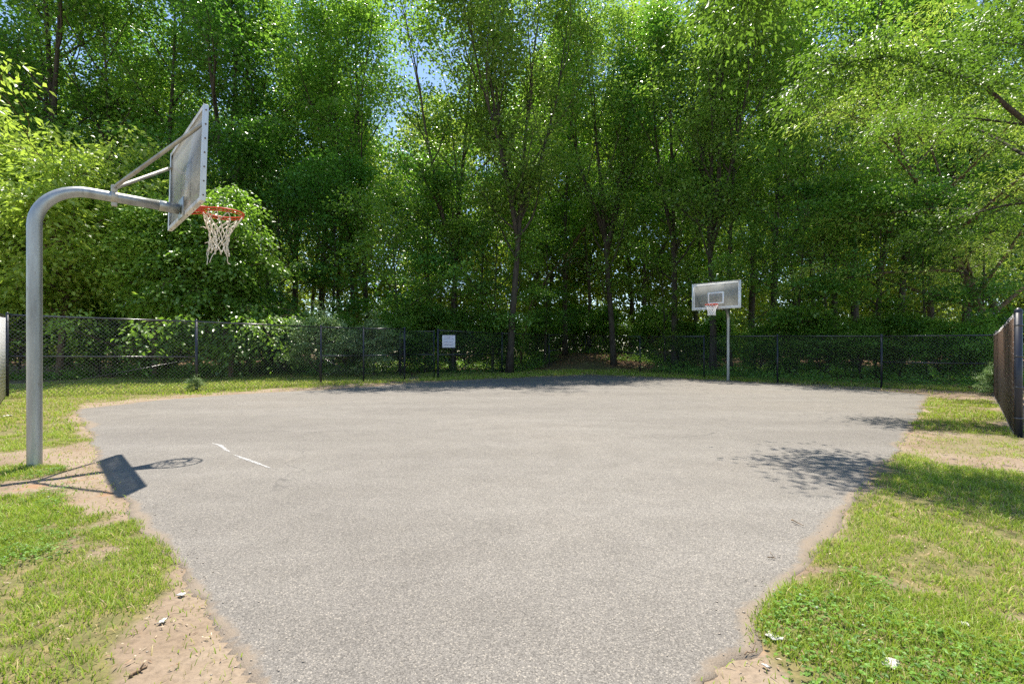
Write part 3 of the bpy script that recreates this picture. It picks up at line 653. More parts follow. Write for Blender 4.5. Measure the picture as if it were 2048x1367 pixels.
# shrubs along the wood's edge
T('pale', 640, 20.2, .7, .80, 'honeysuckle_bush', 'pale bush with sunlit highlights put into its leaf colour, leaning on the middle of the left fence', 'bush')
T('pale', 748, 21.8, 2.9, .72, 'honeysuckle_bush', 'smaller pale bush hanging over the right end of the left fence', 'bush')
shr = [(40, 22.2, 1.2, 'dark shrub behind the fence left of the hoop pole'), (200, 22.6, 1.1, 'shrub in shade behind the left fence panel'), (330, 23.0, 1.0, 'shrub under the bright tree left of the tall fence post'),
       (500, 24.0, 1.0, 'shrub between the tall fence post and the pale bush'), (570, 24.6, 1.0, 'shrub at the left foot of the pale bush'), (690, 24.6, .9, 'shrub behind the pale bush'), (800, 24.8, 1.0, 'shrub seen through the gap between the fences'),
       (850, 25.5, 1.1, 'big shrub just left of the dark gate post'), (930, 26.5, 1.0, 'shrub behind the fence panel right of the sign'), (1000, 27.0, 1.0, 'shrub at the foot of the vase-shaped oak'),
       (1070, 31.5, 1.0, 'shrub on the left end of the brown bank'), (1150, 37.0, 1.1, 'shrub on top of the bank behind the fence corner'), (1210, 35.5, 1.0, 'shrub on the bank left of the brown trunk'),
       (1300, 33.0, 1.0, 'shrub on the bank halfway to the far hoop'), (1370, 28.0, .8, 'shrub on the bank left of the far hoop pole'), (1440, 27.5, .9, 'shrub behind the far hoop pole'),
       (1520, 22.6, .7, 'shrub right of the far hoop pole'), (1580, 21.5, .8, 'shrub behind the first fence post right of the far hoop'), (1640, 20.8, .8, 'shrub in the middle of the long right bay'),
       (1720, 19.5, .75, 'shrub left of the last tall fence post'), (1800, 19.0, .8, 'shrub behind the mid rail of the last bay'), (1880, 17.6, .7, 'shrub left of the brown slatted fence end'),
       (1950, 17.0, .7, 'shrub right beside the end of the brown slatted fence')]
for i, (px, d, s, lb) in enumerate(shr):
    T('shrub', px, d, i * 1.9, s, 'shrub', lb, 'bush', 'shrubs along the edge of the wood')
tree('pale', 1988, 13.0, 1.0, .22, 'sapling', 'small bright leafy sapling at the far foot of the brown slatted fence', 'plant')
tree('pale', 390, 13.9, 1.0, .13, 'weed', 'small leafy weed at the foot of the tall left fence post', 'plant')

# feathery willow oak at the right and the overhanging tree near the court
KIND['willow'] = grow(31, H=12.5, base=2.4, spread=6.0, r0=.17, n1=22, n2=6, n3=2, lean=(-.30, -0.04), leafn=90, leafL=.16, leafW=.036, mat='leaf_sunlit', bark='bark_brown',
                      ang=(.9, 1.35), up=.02, droop=.10, flat=.14, hang=.4, spray=.72, forks=1, profile='dome', trunk_wig=.04, clump=2.0)
tree('willow', 2010, 18.0, 0.0, 1.0, 'willow_oak', 'feathery bright green willow oak leaning in over the right end of the court')
KIND['over'] = grow(33,  boughs=[[(-1, -.2, 4.6), (-5.6, -4.6, 6.2), (-9.2, -5.4, 6.7), (-10.0, -4.8, 6.6), (-10.4, -4.1, 6.4)], [(-1.5, -.3, 5.5), (-4, -1, 6.6), (-6.2, -1.3, 6.9), (-7.6, -1.0, 6.8)]], H=12.5, base=4.4, spread=6.2, r0=.15, n1=22, n2=8, n3=6, lean=(-.26, -.02), clump=2.0, leafn=40, leafL=.092, leafW=.048, mat='leaf_yellow', bark='bark',
                    ang=(.85, 1.3), up=.03, droop=.10, flat=.3, hang=.5, spray=.34, forks=1, profile='dome', trunk_wig=.04)
tree('over', 0, 0, 0.0, 1.0, 'overhanging_tree', 'tree outside the right frame edge whose leafy boughs hang across the top right', xy=(13.6, 11.0))

# bare pale leaning boughs in the middle
def bough():
    r = empty('leaning_bough', (XD(1040, 30.5), 30.5, float(hgt(XD(1040, 30.5), 30.5))))
    rng = np.random.default_rng(4); mb = MB()
    P = np.array([[0, 0, 0], [.2, 0, 1.8], [.7, .1, 3.9], [1.9, .0, 5.8], [3.4, .2, 7.6], [4.6, .2, 9.6], [5.2, .3, 11.4]])
    mb.tube(P, [.08, .075, .07, .06, .05, .035, .02], 8)
    for t, a, L in ((.45, 1, 3.2), (.55, -.4, 2.6), (.65, 1.3, 3.0), (.75, .4, 2.4), (.85, 1.5, 2.0), (.5, .7, 2.2)):
        p, d = along(P, t); B = poly_branch(rng, p, [math.cos(a) * 1.0, -.4, math.sin(a) * .6], L, 7, up=-.02, wig=.18); mb.tube(B, .03 * (1 - np.linspace(0, 1, 8) * .8), 5)
        for k in range(4):
            p2, d2 = along(B, .3 + .17 * k); B2 = poly_branch(rng, p2, d2 / np.linalg.norm(d2) + rng.normal(0, .6, 3), L * .35, 4, wig=.2); mb.tube(B2, .012, 4)
    mb.build('trunk', M['bark_brown'], r, True)
    tag(r, 'brown leafless trunk leaning right, behind the first fence bays right of the sign', 'dead tree')
bough()

# far wood behind everything: one mass
def far_wood():
    rng = np.random.default_rng(77); VV = []; TT = []; var = []; c = 0; tw = MB()
    for i in range(60):
        d = rng.uniform(42, 66); px = -350 + 2750 * (i + rng.random()) / 60; x = XD(px, d); y = d; H = rng.uniform(21, 30) * (.9 if 740 < px < 830 else 1); z0 = float(hgt(x, y))
        n = 11000; u = rng.random(n) ** .85; th = rng.random(n) * 6.283
        ncl = 260; cu = rng.random(ncl); ct = rng.random(ncl) * 6.283; cr = 4.6 * np.sqrt(np.clip(1 - (cu - .45) ** 2 * 3, .05, 1)) * rng.random(ncl) ** .5
        cc = np.stack([x + cr * np.cos(ct), y + cr * np.sin(ct), z0 + .3 + cu * (H - .3)], 1); k = rng.integers(0, ncl, n)
        pos = cc[k] + rng.normal(0, 1, (n, 3)) * [.7, .7, .3]
        ax = rng.normal(0, 1, (n, 3)); nr = rng.normal(0, .6, (n, 3)) + [0, 0, 1]
        V, T_ = leaves(pos, ax, nr, rng.uniform(.30, .48, n), rng.uniform(.18, .28, n)); VV.append(V); TT.append(T_ + c); c += len(V); var.append(np.repeat(rng.random(n), 2))
        tw.tube(poly_branch(rng, (x, y, z0 - .1), (rng.normal(0, .04), 0, 1), H * .8, 6, wig=.02), np.linspace(.2, .06, 7), 5, cap=False)
    tv = np.concatenate(tw.V); tq = np.concatenate(tw.Q)
    o = mk('far_wood', np.vstack(VV + [tv]), [np.concatenate(TT), tq + c], M['leaf_far_sunlit'], attr={'leafvar': ('FACE', 'FLOAT', np.concatenate(var + [np.zeros(len(tq))]))})
    o.data.materials.append(M['bark']); mi = np.zeros(len(o.data.polygons), np.int32); mi[-len(tq):] = 1; o.data.polygons.foreach_set('material_index', mi)
    tag(o, 'deep green mass of the wood far behind the front trees', kind='stuff')
far_wood()
# leafy undergrowth on the wood's floor
def undergrowth():
    rng = np.random.default_rng(88); n = 9500; x = rng.uniform(-22, 22, n); y = rng.uniform(15, 40, n)
    fr = np.interp(x, [-16, -10, -3.5, 0, 4.8, 8.8, 9.8, 15], [19.5, 21.2, 24.5, 25.8, 31.5, 22.8, 18.6, 15.4])
    k = (y > fr) & (y < fr + 12) & (fbm(x, y, .5, 71) > .40) & (np.abs(x) < y * 1.1); x = x[k]; y = y[k]; n = len(x); z = hgt(x, y)
    m = 34; idx = np.repeat(np.arange(n), m); N_ = len(idx); h = (rng.random(n) ** 2 * .55 + .12)[idx]
    pos = np.stack([x[idx], y[idx], z[idx]], 1) + np.stack([rng.normal(0, .2, N_), rng.normal(0, .2, N_), rng.random(N_) * h], 1)
    V, T_ = leaves(pos, rng.normal(0, 1, (N_, 3)) * [1, 1, .4], rng.normal(0, .45, (N_, 3)) + [0, 0, 1], rng.uniform(.07, .14, N_), rng.uniform(.04, .08, N_))
    tag(mk('undergrowth', V, T_, M['leaf_forest'], attr={'leafvar': ('FACE', 'FLOAT', np.repeat(rng.random(N_), 2))}), 'low leafy undergrowth covering the floor of the wood', kind='stuff')
    # fallen leaf litter
    n = 42000; x = rng.uniform(-18, 18, n); y = rng.uniform(14, 42, n)
    fr = np.interp(x, [-16, -10, -3.5, 0, 4.8, 8.8, 9.8, 15], [19.5, 21.0, 24.2, 25.4, 29.5, 21.5, 18.0, 14.2])
    k = (y > fr) & (np.abs(x) < y * 1.1) & (y < fr + 12); x = x[k]; y = y[k]; n = len(x)
    pos = np.stack([x, y, hgt(x, y) + .02 + rng.random(n) * .03], 1)
    V, T_ = leaves(pos, rng.normal(0, 1, (n, 3)) * [1, 1, .3], rng.normal(0, .35, (n, 3)) + [0, 0, 1], rng.uniform(.06, .13, n), rng.uniform(.04, .08, n))
    tag(mk('leaf_litter', V, T_, M['dry_leaf']), 'brown fallen leaves strewn on the bank and under the trees', kind='stuff')
undergrowth()

# ------------------------------------------------------------------ basketball hoops
def hoop(name, label, loc, azim, L, hb, tilt, Hb, pole_r, arm_r, torn):
    rz = math.atan2(math.cos(azim), math.sin(azim)); r = empty(name, (*loc, 0), rz); tag(r, label, 'basketball hoop', 'basketball hoops at the two ends of the court')
    W = 1.83; za = hb + 0.10; Rb = 0.42
    th = np.linspace(0, math.pi / 2, 14)
    P = [[0, 0, -.25], [0, 0, 0], [0, 0, .8], [0, 0, 1.6]] + [[Rb - Rb * math.cos(t), 0, za - Rb + Rb * math.sin(t)] for t in th] + [[L * .6, 0, za - .002], [L * .82, 0, za - .006]]
    rad = [pole_r] * 4 + list(np.linspace(pole_r, arm_r, 14)) + [arm_r, arm_r]
    mb = MB(); mb.tube(P, rad, 28); mb.build('pole', M['pole'], r, True)
    mb = MB(); mb.tube([[L * .82, 0, za - .006], [L * .822, 0, za - .006], [L - .03, 0, za - .012]], [arm_r, arm_r * 1.1, arm_r * 1.1], 28)
    sl = mb.build('arm_sleeve', M['pole'], r, True)
    # clamp with ears
    s = L * .50; mb = MB()
    mb.tube([[s - .03, 0, za], [s + .03, 0, za]], arm_r * 1.07, 24); mb.box((s, 0, za + arm_r + .035), (.055, .05, .08)); mb.box((s, 0, za - arm_r - .02), (.05, .03, .05))
    mb.tube([[s, -.05, za + arm_r + .05], [s, .05, za + arm_r + .05]], .011, 8)
    cl = mb.build('clamp', M['brace'], r, bevel=.003)
    # board axes: n faces the court, u upwards
    n = np.array([math.cos(tilt), 0, -math.sin(tilt)]); u = np.array([math.sin(tilt), 0, math.cos(tilt)]); y = np.array([0, 1.0, 0]); AX = np.array([n, y, u])
    O = np.array([L, 0, hb]); at = lambda a, b, c: O + n * a + y * b + u * c
    mb = MB(); mb.box(at(-.012, 0, .10), (.016, .26, .24), AX); mb.build('mounting_plate', M['pole'], r, bevel=.003)
    for sg in (-1, 1):
        mb = MB(); a = np.array([s, sg * .025, za + arm_r + .05]); b = at(.012, sg * (W / 2 - .045), Hb * .81)
        dirv = (b - a) / np.linalg.norm(b - a); mb.tube([a, a + dirv * .05, b - dirv * .09, b], [.014, .021, .021, .012], 12)
        mb.box(b, (.02, .05, .06), AX); mb.build('brace', M['brace'], r, True)
    mb = MB(); mb.box(at(.026, 0, Hb / 2), (.010, W - .04, Hb - .04), AX); bd = mb.build('backboard', M['panel'], r)
    # frame: side channels around the panel
    D = .05; t = .006
    for sg in (-1, 1):
        mb = MB()
        mb.box(at(D / 2, sg * (W / 2 - t / 2), Hb / 2), (D, t, Hb), AX)
        mb.box(at(.003, sg * (W / 2 - t - .02), Hb / 2), (.005, .04, Hb - 2 * t), AX)
        mb.box(at(D - .003, sg * (W / 2 - t - .02), Hb / 2), (.005, .04, Hb - 2 * t), AX)
        mb.build('side_rail', M['frame'], bd, bevel=.0015)
    for zc, sg in ((t / 2, 1), (Hb - t / 2, -1)):
        mb = MB()
        mb.box(at(D / 2, 0, zc), (D - .001, W - 2 * t - .002, t), AX); mb.box(at(.0035, 0, zc + sg * .024), (.005, W - .1, .04), AX); mb.box(at(D - .0035, 0, zc + sg * .024), (.005, W - .1, .04), AX)
        mb.build('cross_rail', M['frame_cream'], bd, bevel=.0015)
    for sg in (-1, 1) if torn else ():
        for k in range(7):
            mb = MB(); c = at(.025, sg * (W / 2 + .003), .06 + (Hb - .12) * k / 6); mb.tube([c - y * .005, c + y * .005], .008, 8); mb.build('bolt', M['rust'], bd)
    for k in range(6) if torn else ():
        for zc in (-.002, Hb + .002):
            mb = MB(); c = at(.025, -W / 2 + .12 + (W - .24) * k / 5, zc); mb.tube([c - u * .004, c + u * .004], .007, 8); mb.build('bolt', M['rust'], bd)
    # white border and target square painted on the face
    xf = .0325
    def ring(nm, w, z0, h, b):
        P = [at(xf + dx, sy * (w / 2 - i), zc) for dx in (-.0014, .0014) for i in (0, b) for sy, zc in ((-1, z0 + i), (1, z0 + i), (1, z0 + h - i), (-1, z0 + h - i))]
        Q = [[a_ + o_, (a_ + 1) % 4 + o_, (a_ + 1) % 4 + o2, a_ + o2] for o_, o2 in ((0, 4), (12, 8), (8, 0), (4, 12)) for a_ in range(4)]
        mb = MB(); mb.add(P, Q); mb.build(nm, M['white_paint'], bd)
    ring('border_line', W - .095, .0475, Hb - .095, .046); ring('target_square', .61, .20, .45, .056)
    # rim
    rr = .2286; cx = .05 + .15 + rr; cz = .15; rc = O + n * cx + u * cz
    mb = MB(); mb.torus(rc, rr, .010, 56, 8); mb.torus(rc + [0, 0, -.030], rr - .004, .007, 56, 8)
    for k in range(28):
        a = k * 2 * math.pi / 28; e = np.array([math.cos(a), math.sin(a), 0]); mb.tube([rc + e * (rr - .002), rc + e * (rr - .004) - [0, 0, .03]], .0035, 5)
    mb.box(at(.058, 0, cz - .02), (.012, .17, .15), AX)
    for sg in (-1, 1):
        p0 = at(.06, sg * .075, cz - .005); p1 = rc + [-rr * .80, sg * rr * .60, 0]; mb.tube([p0, p1], .011, 8)
        mb.tube([at(.06, sg * .07, cz - .085), rc + [-rr * .93, sg * rr * .36, -.032]], .009, 8)
    V = np.array([at(.06, -.085, cz + .008), at(.06, .085, cz + .008), rc + [-rr * .76, rr * .62, .004], rc + [-rr * .97, 0, .004], rc + [-rr * .76, -rr * .62, .004]])
    V = np.vstack([V, V - [0, 0, .008]]); mb.add(V, [[0, 1, 2, 3], [8, 7, 6, 5]], [[0, 3, 4], [9, 8, 5]])
    rim = mb.build('rim', M['orange'], r, True)
    # net
    rng = np.random.default_rng(3 if torn else 8); mb = MB(); K = 12
    if torn: prof = [(.222, -.035), (.17, -.12), (.125, -.20), (.105, -.28), (.098, -.36), (.095, -.43), (.11, -.50)]; dx = -.045
    else: prof = [(.222, -.03), (.18, -.11), (.15, -.18), (.135, -.25), (.13, -.32), (.14, -.40)]; dx = 0
    nodes = []
    for k, (ra, z) in enumerate(prof):
        row = []
        for j in range(K):
            a = (j + .5 * (k % 2)) * 2 * math.pi / K; jt = rng.normal(0, .010 if torn and k else .003, 3)
            row.append(rc + np.array([math.cos(a) * ra + dx * min(1, k / 2), math.sin(a) * ra, z]) + jt + (0 if not torn or k == 0 else np.array([0, 0, -.02 * math.cos(a)])))
        nodes.append(row)
    cr = .0055 if torn else .008
    for k in range(len(prof) - 1):
        for j in range(K):
            if torn and k == 0 and j in (0, 3, 10): continue
            for dj in ((0, -1) if k % 2 == 0 else (0, 1)):
                a, b = nodes[k][j], nodes[k + 1][(j + dj) % K]; m_ = (a + b) / 2 + rng.normal(0, .006, 3) * (1 if torn else .3); mb.tube([a, m_, b], cr, 5)
    for row in nodes[1:]:
        for p_ in row: mb.tube([p_ + [0, 0, .011], p_ - [0, 0, .011]], cr * 1.7, 5)
    if torn:
        for j in (1, 5, 6, 8):
            B = poly_branch(rng, nodes[-1][j], (-.2 if j > 3 else .1, 0, -1), .10 + .05 * (j % 3), 4, wig=.25); mb.tube(B, cr * .9, 5)
        for k in (2, 3, 4, 5):
            B = poly_branch(rng, nodes[k][6], (.6, .2, -.5), .16, 5, wig=.5); mb.tube(B, cr, 5)
    mb.build('net', M['rope' if torn else 'rope_white'], rim, True)
    return r
hoop('basketball_hoop', 'near galvanised gooseneck basketball hoop seen from behind with orange rim and torn net', (-4.829, 4.938), .8022, 1.2554, 2.7676, .030, 1.03, .060, .055, True)
hoop('basketball_hoop', 'far basketball hoop facing the camera at the back edge of the court', (8.631, 19.499), 3.9029, 1.2472, 2.7624, -.01, 1.03, .060, .055, False)

# ------------------------------------------------------------------ chain-link fences
def weave(mb, a, b, za0, za1, zb0, zb1, pitch=.085, r=.0028, off=0.0):
    """diagonal wires of a panel from a to b; bottom za0..zb0, top za1..zb1"""
    a = np.array(a); b = np.array(b); L = np.linalg.norm(b - a); d = (b - a) / L; nrm = np.array([-d[1], d[0]])
    Hh = max(za1 - za0, zb1 - zb0)
    n = int((L + Hh) / pitch) + 1; V0 = []; V1 = []
    for s in (1, -1):
        for i in range(n):
            t0 = i * pitch - (Hh if s == 1 else 0); t1 = t0 + Hh * s      # bottom -> top
            # clip to 0..L
            u0, u1 = 0.0, 1.0; dt = t1 - t0
            lo, hi = sorted(((0 - t0) / dt, (L - t0) / dt)); u0 = max(u0, lo); u1 = min(u1, hi)
            if u1 - u0 < .01: continue
            def pt(u, o_):
                t = t0 + dt * u; f = t / L; zb_ = za0 * (1 - f) + zb0 * f; zt_ = za1 * (1 - f) + zb1 * f
                p = a + d * t + nrm * (off + o_); return [p[0], p[1], zb_ + (zt_ - zb_) * u]
            V0.append(pt(u0, .002 * s)); V1.append(pt(u1, .002 * s))
    V0 = np.array(V0); V1 = np.array(V1); T_ = V1 - V0; T_ /= np.linalg.norm(T_, axis=1)[:, None]
    n3 = np.array([nrm[0], nrm[1], 0.0]); S = np.cross(T_, n3); S /= np.linalg.norm(S, axis=1)[:, None]
    vs = []
    for (ca, cb) in ((1, 0), (0, 1), (-1, 0), (0, -1)):
        o_ = r * (ca * S + cb * n3); vs += [V0 + o_, V1 + o_]
    V = np.stack(vs, 1).reshape(-1, 3); m_ = len(V0); o = np.arange(m_)[:, None] * 8
    Q = np.concatenate([o + np.array([[2 * k, 2 * ((k + 1) % 4), 2 * ((k + 1) % 4) + 1, 2 * k + 1]]) for k in range(4)])
    mb.add(V, Q)
def fence(name, label, posts, mid=(), truss=(), slats=None, side=.045, pr=.03, mat='black_vinyl', big=(), pitch=.085, wr=.0028, group=None, skip=(), nomesh=()):
    """posts: (x, y, z0, ztop)"""
    x0, y0 = posts[0][0], posts[0][1]; r = empty(name, (x0, y0, 0)); tag(r, label, 'fence', group)
    loc = [(p[0] - x0, p[1] - y0, p[2], p[3]) for p in posts]
    for i, (x, y, z0, z1) in enumerate(loc):
        if i in skip: continue
        rp = pr * (1.25 if i in big else 1.0); mb = MB(); mb.tube([[x, y, z0 - .2], [x, y, z1]], rp, 14)
        po = mb.build('post', M['navy_post'], r, True)
        mb = MB(); mb.lathe((x, y, z1), [(rp * 1.12, -.03), (rp * 1.12, .0), (rp * .8, .025), (rp * .3, .04), (.001, .045)], 12); mb.build('post_cap', M['navy_post'], po, True)
        if i in big or i == 0 or i == len(loc) - 1:
            for zb in np.linspace(z0 + .25, z1 - .2, 4):
                mb = MB(); mb.tube([[x, y, zb - .012], [x, y, zb + .012]], rp * 1.1, 14); mb.build('tension_band', M['black_rail'], po)
    mb = MB()
    for i, (p, q_) in enumerate(zip(loc[:-1], loc[1:])):
        if i in nomesh: continue
        mb.tube([[p[0], p[1], p[3] - .03], [q_[0], q_[1], q_[3] - .03]], .021, 10)
    mb.build('top_rail', M['black_rail'], r, True)
    for i in mid:
        p, q_ = loc[i], loc[i + 1]; f = .49; mb = MB(); mb.tube([[p[0], p[1], p[2] + (p[3] - p[2]) * f], [q_[0], q_[1], q_[2] + (q_[3] - q_[2]) * f]], .021, 10); mb.build('brace_rail', M['black_rail'], r, True)
    for (i, fl) in truss:
        p, q_ = loc[i], loc[i + 1]; 
        if fl: p, q_ = q_, p
        mb = MB(); a = np.array([p[0], p[1], p[2] + .12]); b = np.array([q_[0], q_[1], q_[2] + (q_[3] - q_[2]) * .47]); mb.tube([a, b], .008, 6); mb.build('truss_rod', M['black_rail'], r)
    for i, (p, q_) in enumerate(zip(loc[:-1], loc[1:])):
        if i in nomesh: continue
        mb = MB(); weave(mb, p[:2], q_[:2], p[2] + .03, p[3] - .04, q_[2] + .03, q_[3] - .04, pitch, wr, side)
        mb.build('wire_mesh', M[mat], r)
        if slats:
            a = np.array(p[:2]); b = np.array(q_[:2]); L = np.linalg.norm(b - a); d = (b - a) / L; nn = np.array([-d[1], d[0]]); ms = MB(); k = int(L / .082)
            for j in range(k):
                t = (j + .5) / k; c = a + (b - a) * t + nn * side; z0 = p[2] * (1 - t) + q_[2] * t + .06; z1 = p[3] * (1 - t) + q_[3] * t - .09
                ms.box((c[0], c[1], (z0 + z1) / 2), (.068, .006, z1 - z0), np.array([[d[0], d[1], 0], [-d[1], d[0], 0], [0, 0, 1]]))
            ms.build('privacy_slats', M[slats], r)
    return r
def FP(px, ybase, ytop, z0=0.0):
    s = (ybase - HOR) / (CAM_H - z0); d = FPX / s; return (XD(px, d), d, z0, CAM_H + (HOR - ytop) / s)
pA = [FP(15, 795, 627), FP(393, 783, 641), FP(642, 768.3, 652), FP(727, 764.4, 655), FP(809, 760.6, 655.5)]
fence('chain_link_fence', 'black chain-link fence along the left back side, ending at a capped post', pA, mid=(0, 2, 3), truss=((0, False), (2, True)), big=(1, 4), wr=.0031, pitch=.10)
def FPs(px, ybase, ytop, h=2.07):
    s = (ybase - ytop) / h; d = FPX / s; x = XD(px, d); z0 = max(0.0, float(hgt(x, d))); return (x, d, z0, CAM_H + (HOR - ytop) / s)
pB = [FP(876, 757, 659), FP(1004, 748, 665), FPs(1098, 740, 668), FPs(1171, 729, 669.5), FPs(1280, 747, 671.6, 2.0), FP(1408, 756, 671), FP(1555, 765, 670), FP(1763, 775, 670), FP(1992, 785, 668)]
fence('chain_link_fence', 'long dark chain-link fence behind the far hoop with the white sign on its first post', pB, mid=(0, 2, 3, 7), big=(0,), wr=.0026, pitch=.095)
pC = [(6.97, 6.72, 0, 1.73), (8.35, 8.19, 0, 1.70), (10.48, 10.45, 0, 1.66), (12.3, 12.4, 0, 1.65), (13.7, 13.75, 0, 1.66)]
fence('slatted_fence', 'chain-link fence filled with brown slats at the right frame edge', pC[::-1], slats='slat_brown', side=-.045, big=(4,), pr=.034, wr=.0022, pitch=.08)
pD = [(pA[0][0] - .05, pA[0][1] - .06, 0, 2.10), (-11.12, 10.55, 0, 2.0), (-9.4, 8.75, 0, 1.98), (-8.1, 7.45, 0, 1.96)]
fence('slatted_fence', 'chain-link fence with pale slats at the left frame edge', pD, slats='slat_white', wr=.002, pitch=.08, skip=(0,))
# connecting rear rail and fence seen through the opening
pE = [(pA[4][0] + .3, pA[4][1] + 3.0, 0, 2.05), (pB[0][0] - .2, pB[0][1] + .9, 0, 2.05)]
pF = [FP(800, 753, 661), FP(868, 755.5, 661)]
fence('gate', 'dark mesh gate leaf standing open between the two fences', pF, mid=(0,), pr=.022, wr=.0026)

# sign on the fence
def sign():
    x, y, z0, z1 = pB[0]; s = FPX / y; cx = XD(897.5, y - .08); cz = CAM_H + (HOR - 682.5) / s
    r = empty('sign', (cx, y - .08, cz)); w = 25.5 / s; h = 24.5 / s
    mb = MB(); mb.box((0, 0, 0), (w, .006, h)); mb.build('sign_panel', M['sign_white'], r, bevel=.002)
    rng = np.random.default_rng(6); mb = MB()
    for i in range(6):
        zc = h * .33 - i * h * .125; x_ = -w * .40
        while x_ < w * .38:
            l = rng.uniform(.018, .05); 
            if x_ + l > w * .42: break
            mb.box((x_ + l / 2, -.0042, zc + rng.normal(0, .001)), (l, .002, .016 + .008 * (i % 2))); x_ += l + rng.uniform(.008, .02)
    mb.build('sign_print', M['sign_ink'], r)
    mb = MB(); mb.box((0, -.0042, h * .42), (w * .8, .002, .012)); mb.box((.0, -.0042, h * .27 + .02), (w * .25, .002, .014)); mb.build('sign_heading', M['sign_red'], r)
    mb = MB()
    for sx in (-1, 1):
        for sz in (-1, 1): mb.tube([[sx * w * .46, -.007, sz * h * .45], [sx * w * .46, .03, sz * h * .45]], .006, 8)
    mb.build('fixing', M['rust'], r)
    tag(r, 'small white notice with faded print on the fence by the dark gate post', 'sign')
sign()

# ------------------------------------------------------------------ small things on the ground
def chalk(px, label, seed):
    rng = np.random.default_rng(seed); V = []; F = []
    a, b = np.array(G(*px[0])), np.array(G(*px[-1])); pts = np.array([G(*p) for p in px])
    n = 60; t = np.linspace(0, 1, n); s = np.linspace(0, len(pts) - 1, n); P = np.stack([np.interp(s, range(len(pts)), pts[:, k]) for k in (0, 1)], 1)
    T_ = np.gradient(P, axis=0); T_ /= np.linalg.norm(T_, axis=1)[:, None]; Nn = np.stack([-T_[:, 1], T_[:, 0]], 1)
    w = .018 * np.sin(np.pi * t) ** .6 * (.6 + .8 * rng.random(n)) + .002
    L_ = P + Nn * w[:, None]; R_ = P - Nn * (w * (.5 + rng.random(n)))[:, None]
    V = np.vstack([np.c_[L_, np.full(n, .004)], np.c_[R_, np.full(n, .004)]]); i = np.arange(n - 1)
    tag(mk('chalk_mark', V, np.stack([i, i + n, i + n + 1, i + 1], 1), M['chalk']), label, 'chalk mark', 'white scuffs on the court')
m, nt, p = newmat('chalk'); q = N(nt); n1 = q.noise(90, 3, .7, q.coord())
p.inputs['Base Color'].default_value = (.50, .50, .49, 1); p.inputs['Roughness'].default_value = .9
tp = q.n('ShaderNodeBsdfTransparent'); mx = q.n('ShaderNodeMixShader'); q.l(q.ramp(n1, [(.40, (0, 0, 0)), (.55, (.85,) * 3)]), mx.inputs[0]); q.l(tp.outputs[0], mx.inputs[1]); q.l(p.outputs[0], mx.inputs[2])
q.l(mx.outputs[0], nt.nodes['Material Output'].inputs[0]); M['chalk'] = m
chalk([(424, 886), (440, 890), (451, 899), (460, 904)], 'shorter white scuff on the asphalt, the one farther from the camera', 1)
chalk([(467, 909), (500, 921), (541, 936)], 'longer white scuff on the asphalt, the one nearer the camera', 2)

def scrap(name, px, size, label, cat, mat, seed, thick=.004, group=None, k=6):
    rng = np.random.default_rng(seed); x, y = G(*px); n = 5
    g = np.linspace(-1, 1, n); X, Y = np.meshgrid(g, g); X = X + rng.normal(0, .14, X.shape); Y = Y + rng.normal(0, .14, Y.shape)
    size = size * .62; Z = np.abs(rng.normal(0, .2, X.shape)) * size * .5 + .008; a = rng.random() * 3
    P = np.stack([X * size * .5, Y * size * .5 * rng.uniform(.4, .8), Z], -1).reshape(-1, 3); c, s = math.cos(a), math.sin(a)
    P = P @ np.array([[c, s, 0], [-s, c, 0], [0, 0, 1]]); Pt = P + [0, 0, thick]
    i = (np.arange(n - 1)[:, None] * n + np.arange(n - 1)[None]).ravel(); Q = np.stack([i, i + 1, i + n + 1, i + n], 1)
    bd = list(range(n)) + [n * k_ + n - 1 for k_ in range(1, n)] + [n * n - 1 - k_ for k_ in range(1, n)] + [n * k_ for k_ in range(n - 2, 0, -1)]
    bd = np.array(bd); b2 = np.roll(bd, -1)
    F = np.vstack([Q[:, ::-1], Q + n * n, np.stack([bd, b2, b2 + n * n, bd + n * n], 1)])
    o = mk(name, np.vstack([P, Pt]), F, M[mat], smooth=False); o.location = (x, y, float(gz(np.array([x]), np.array([y]))[0]) if mat != 'x' else 0)
    return tag(o, label, cat, group)
LS = 'pale scraps of litter on the ground'
scrap('paper_scrap', (1545, 1279), .085, 'crumpled white paper scrap where the clover meets the asphalt', 'litter', 'paper', 1, group=LS)
scrap('paper_scrap', (1562, 1284), .05, 'small white scrap touching the clover edge beside the crumpled paper', 'litter', 'paper', 2, group=LS)
scrap('paper_scrap', (1782, 1338), .10, 'folded white scrap lying in thick grass at the lower right', 'litter', 'paper', 3, group=LS)
scrap('paper_scrap', (1531, 1338), .04, 'tiny white scrap on the bare dirt at the bottom edge right of the asphalt', 'litter', 'paper', 4, group=LS)
scrap('paper_scrap', (1930, 1255), .05, 'little pale scrap in the grass near the right frame edge', 'litter', 'paper', 5, group=LS)
scrap('paper_scrap', (325, 1250), .06, 'pale scrap beside the bare dirt left of the asphalt', 'litter', 'paper', 6, group=LS)
scrap('paper_scrap', (362, 1194), .05, 'pale scrap on the dirt right at the left asphalt edge', 'litter', 'paper', 7, group=LS)
scrap('paper_scrap', (15, 832), .20, 'white plastic scrap in the grass left of the near hoop pole', 'litter', 'paper', 8, group=LS)
scrap('fallen_leaf', (1700, 1290), .035, 'curled brown leaf in the thick grass at the lower right', 'leaf', 'dry_leaf', 9)
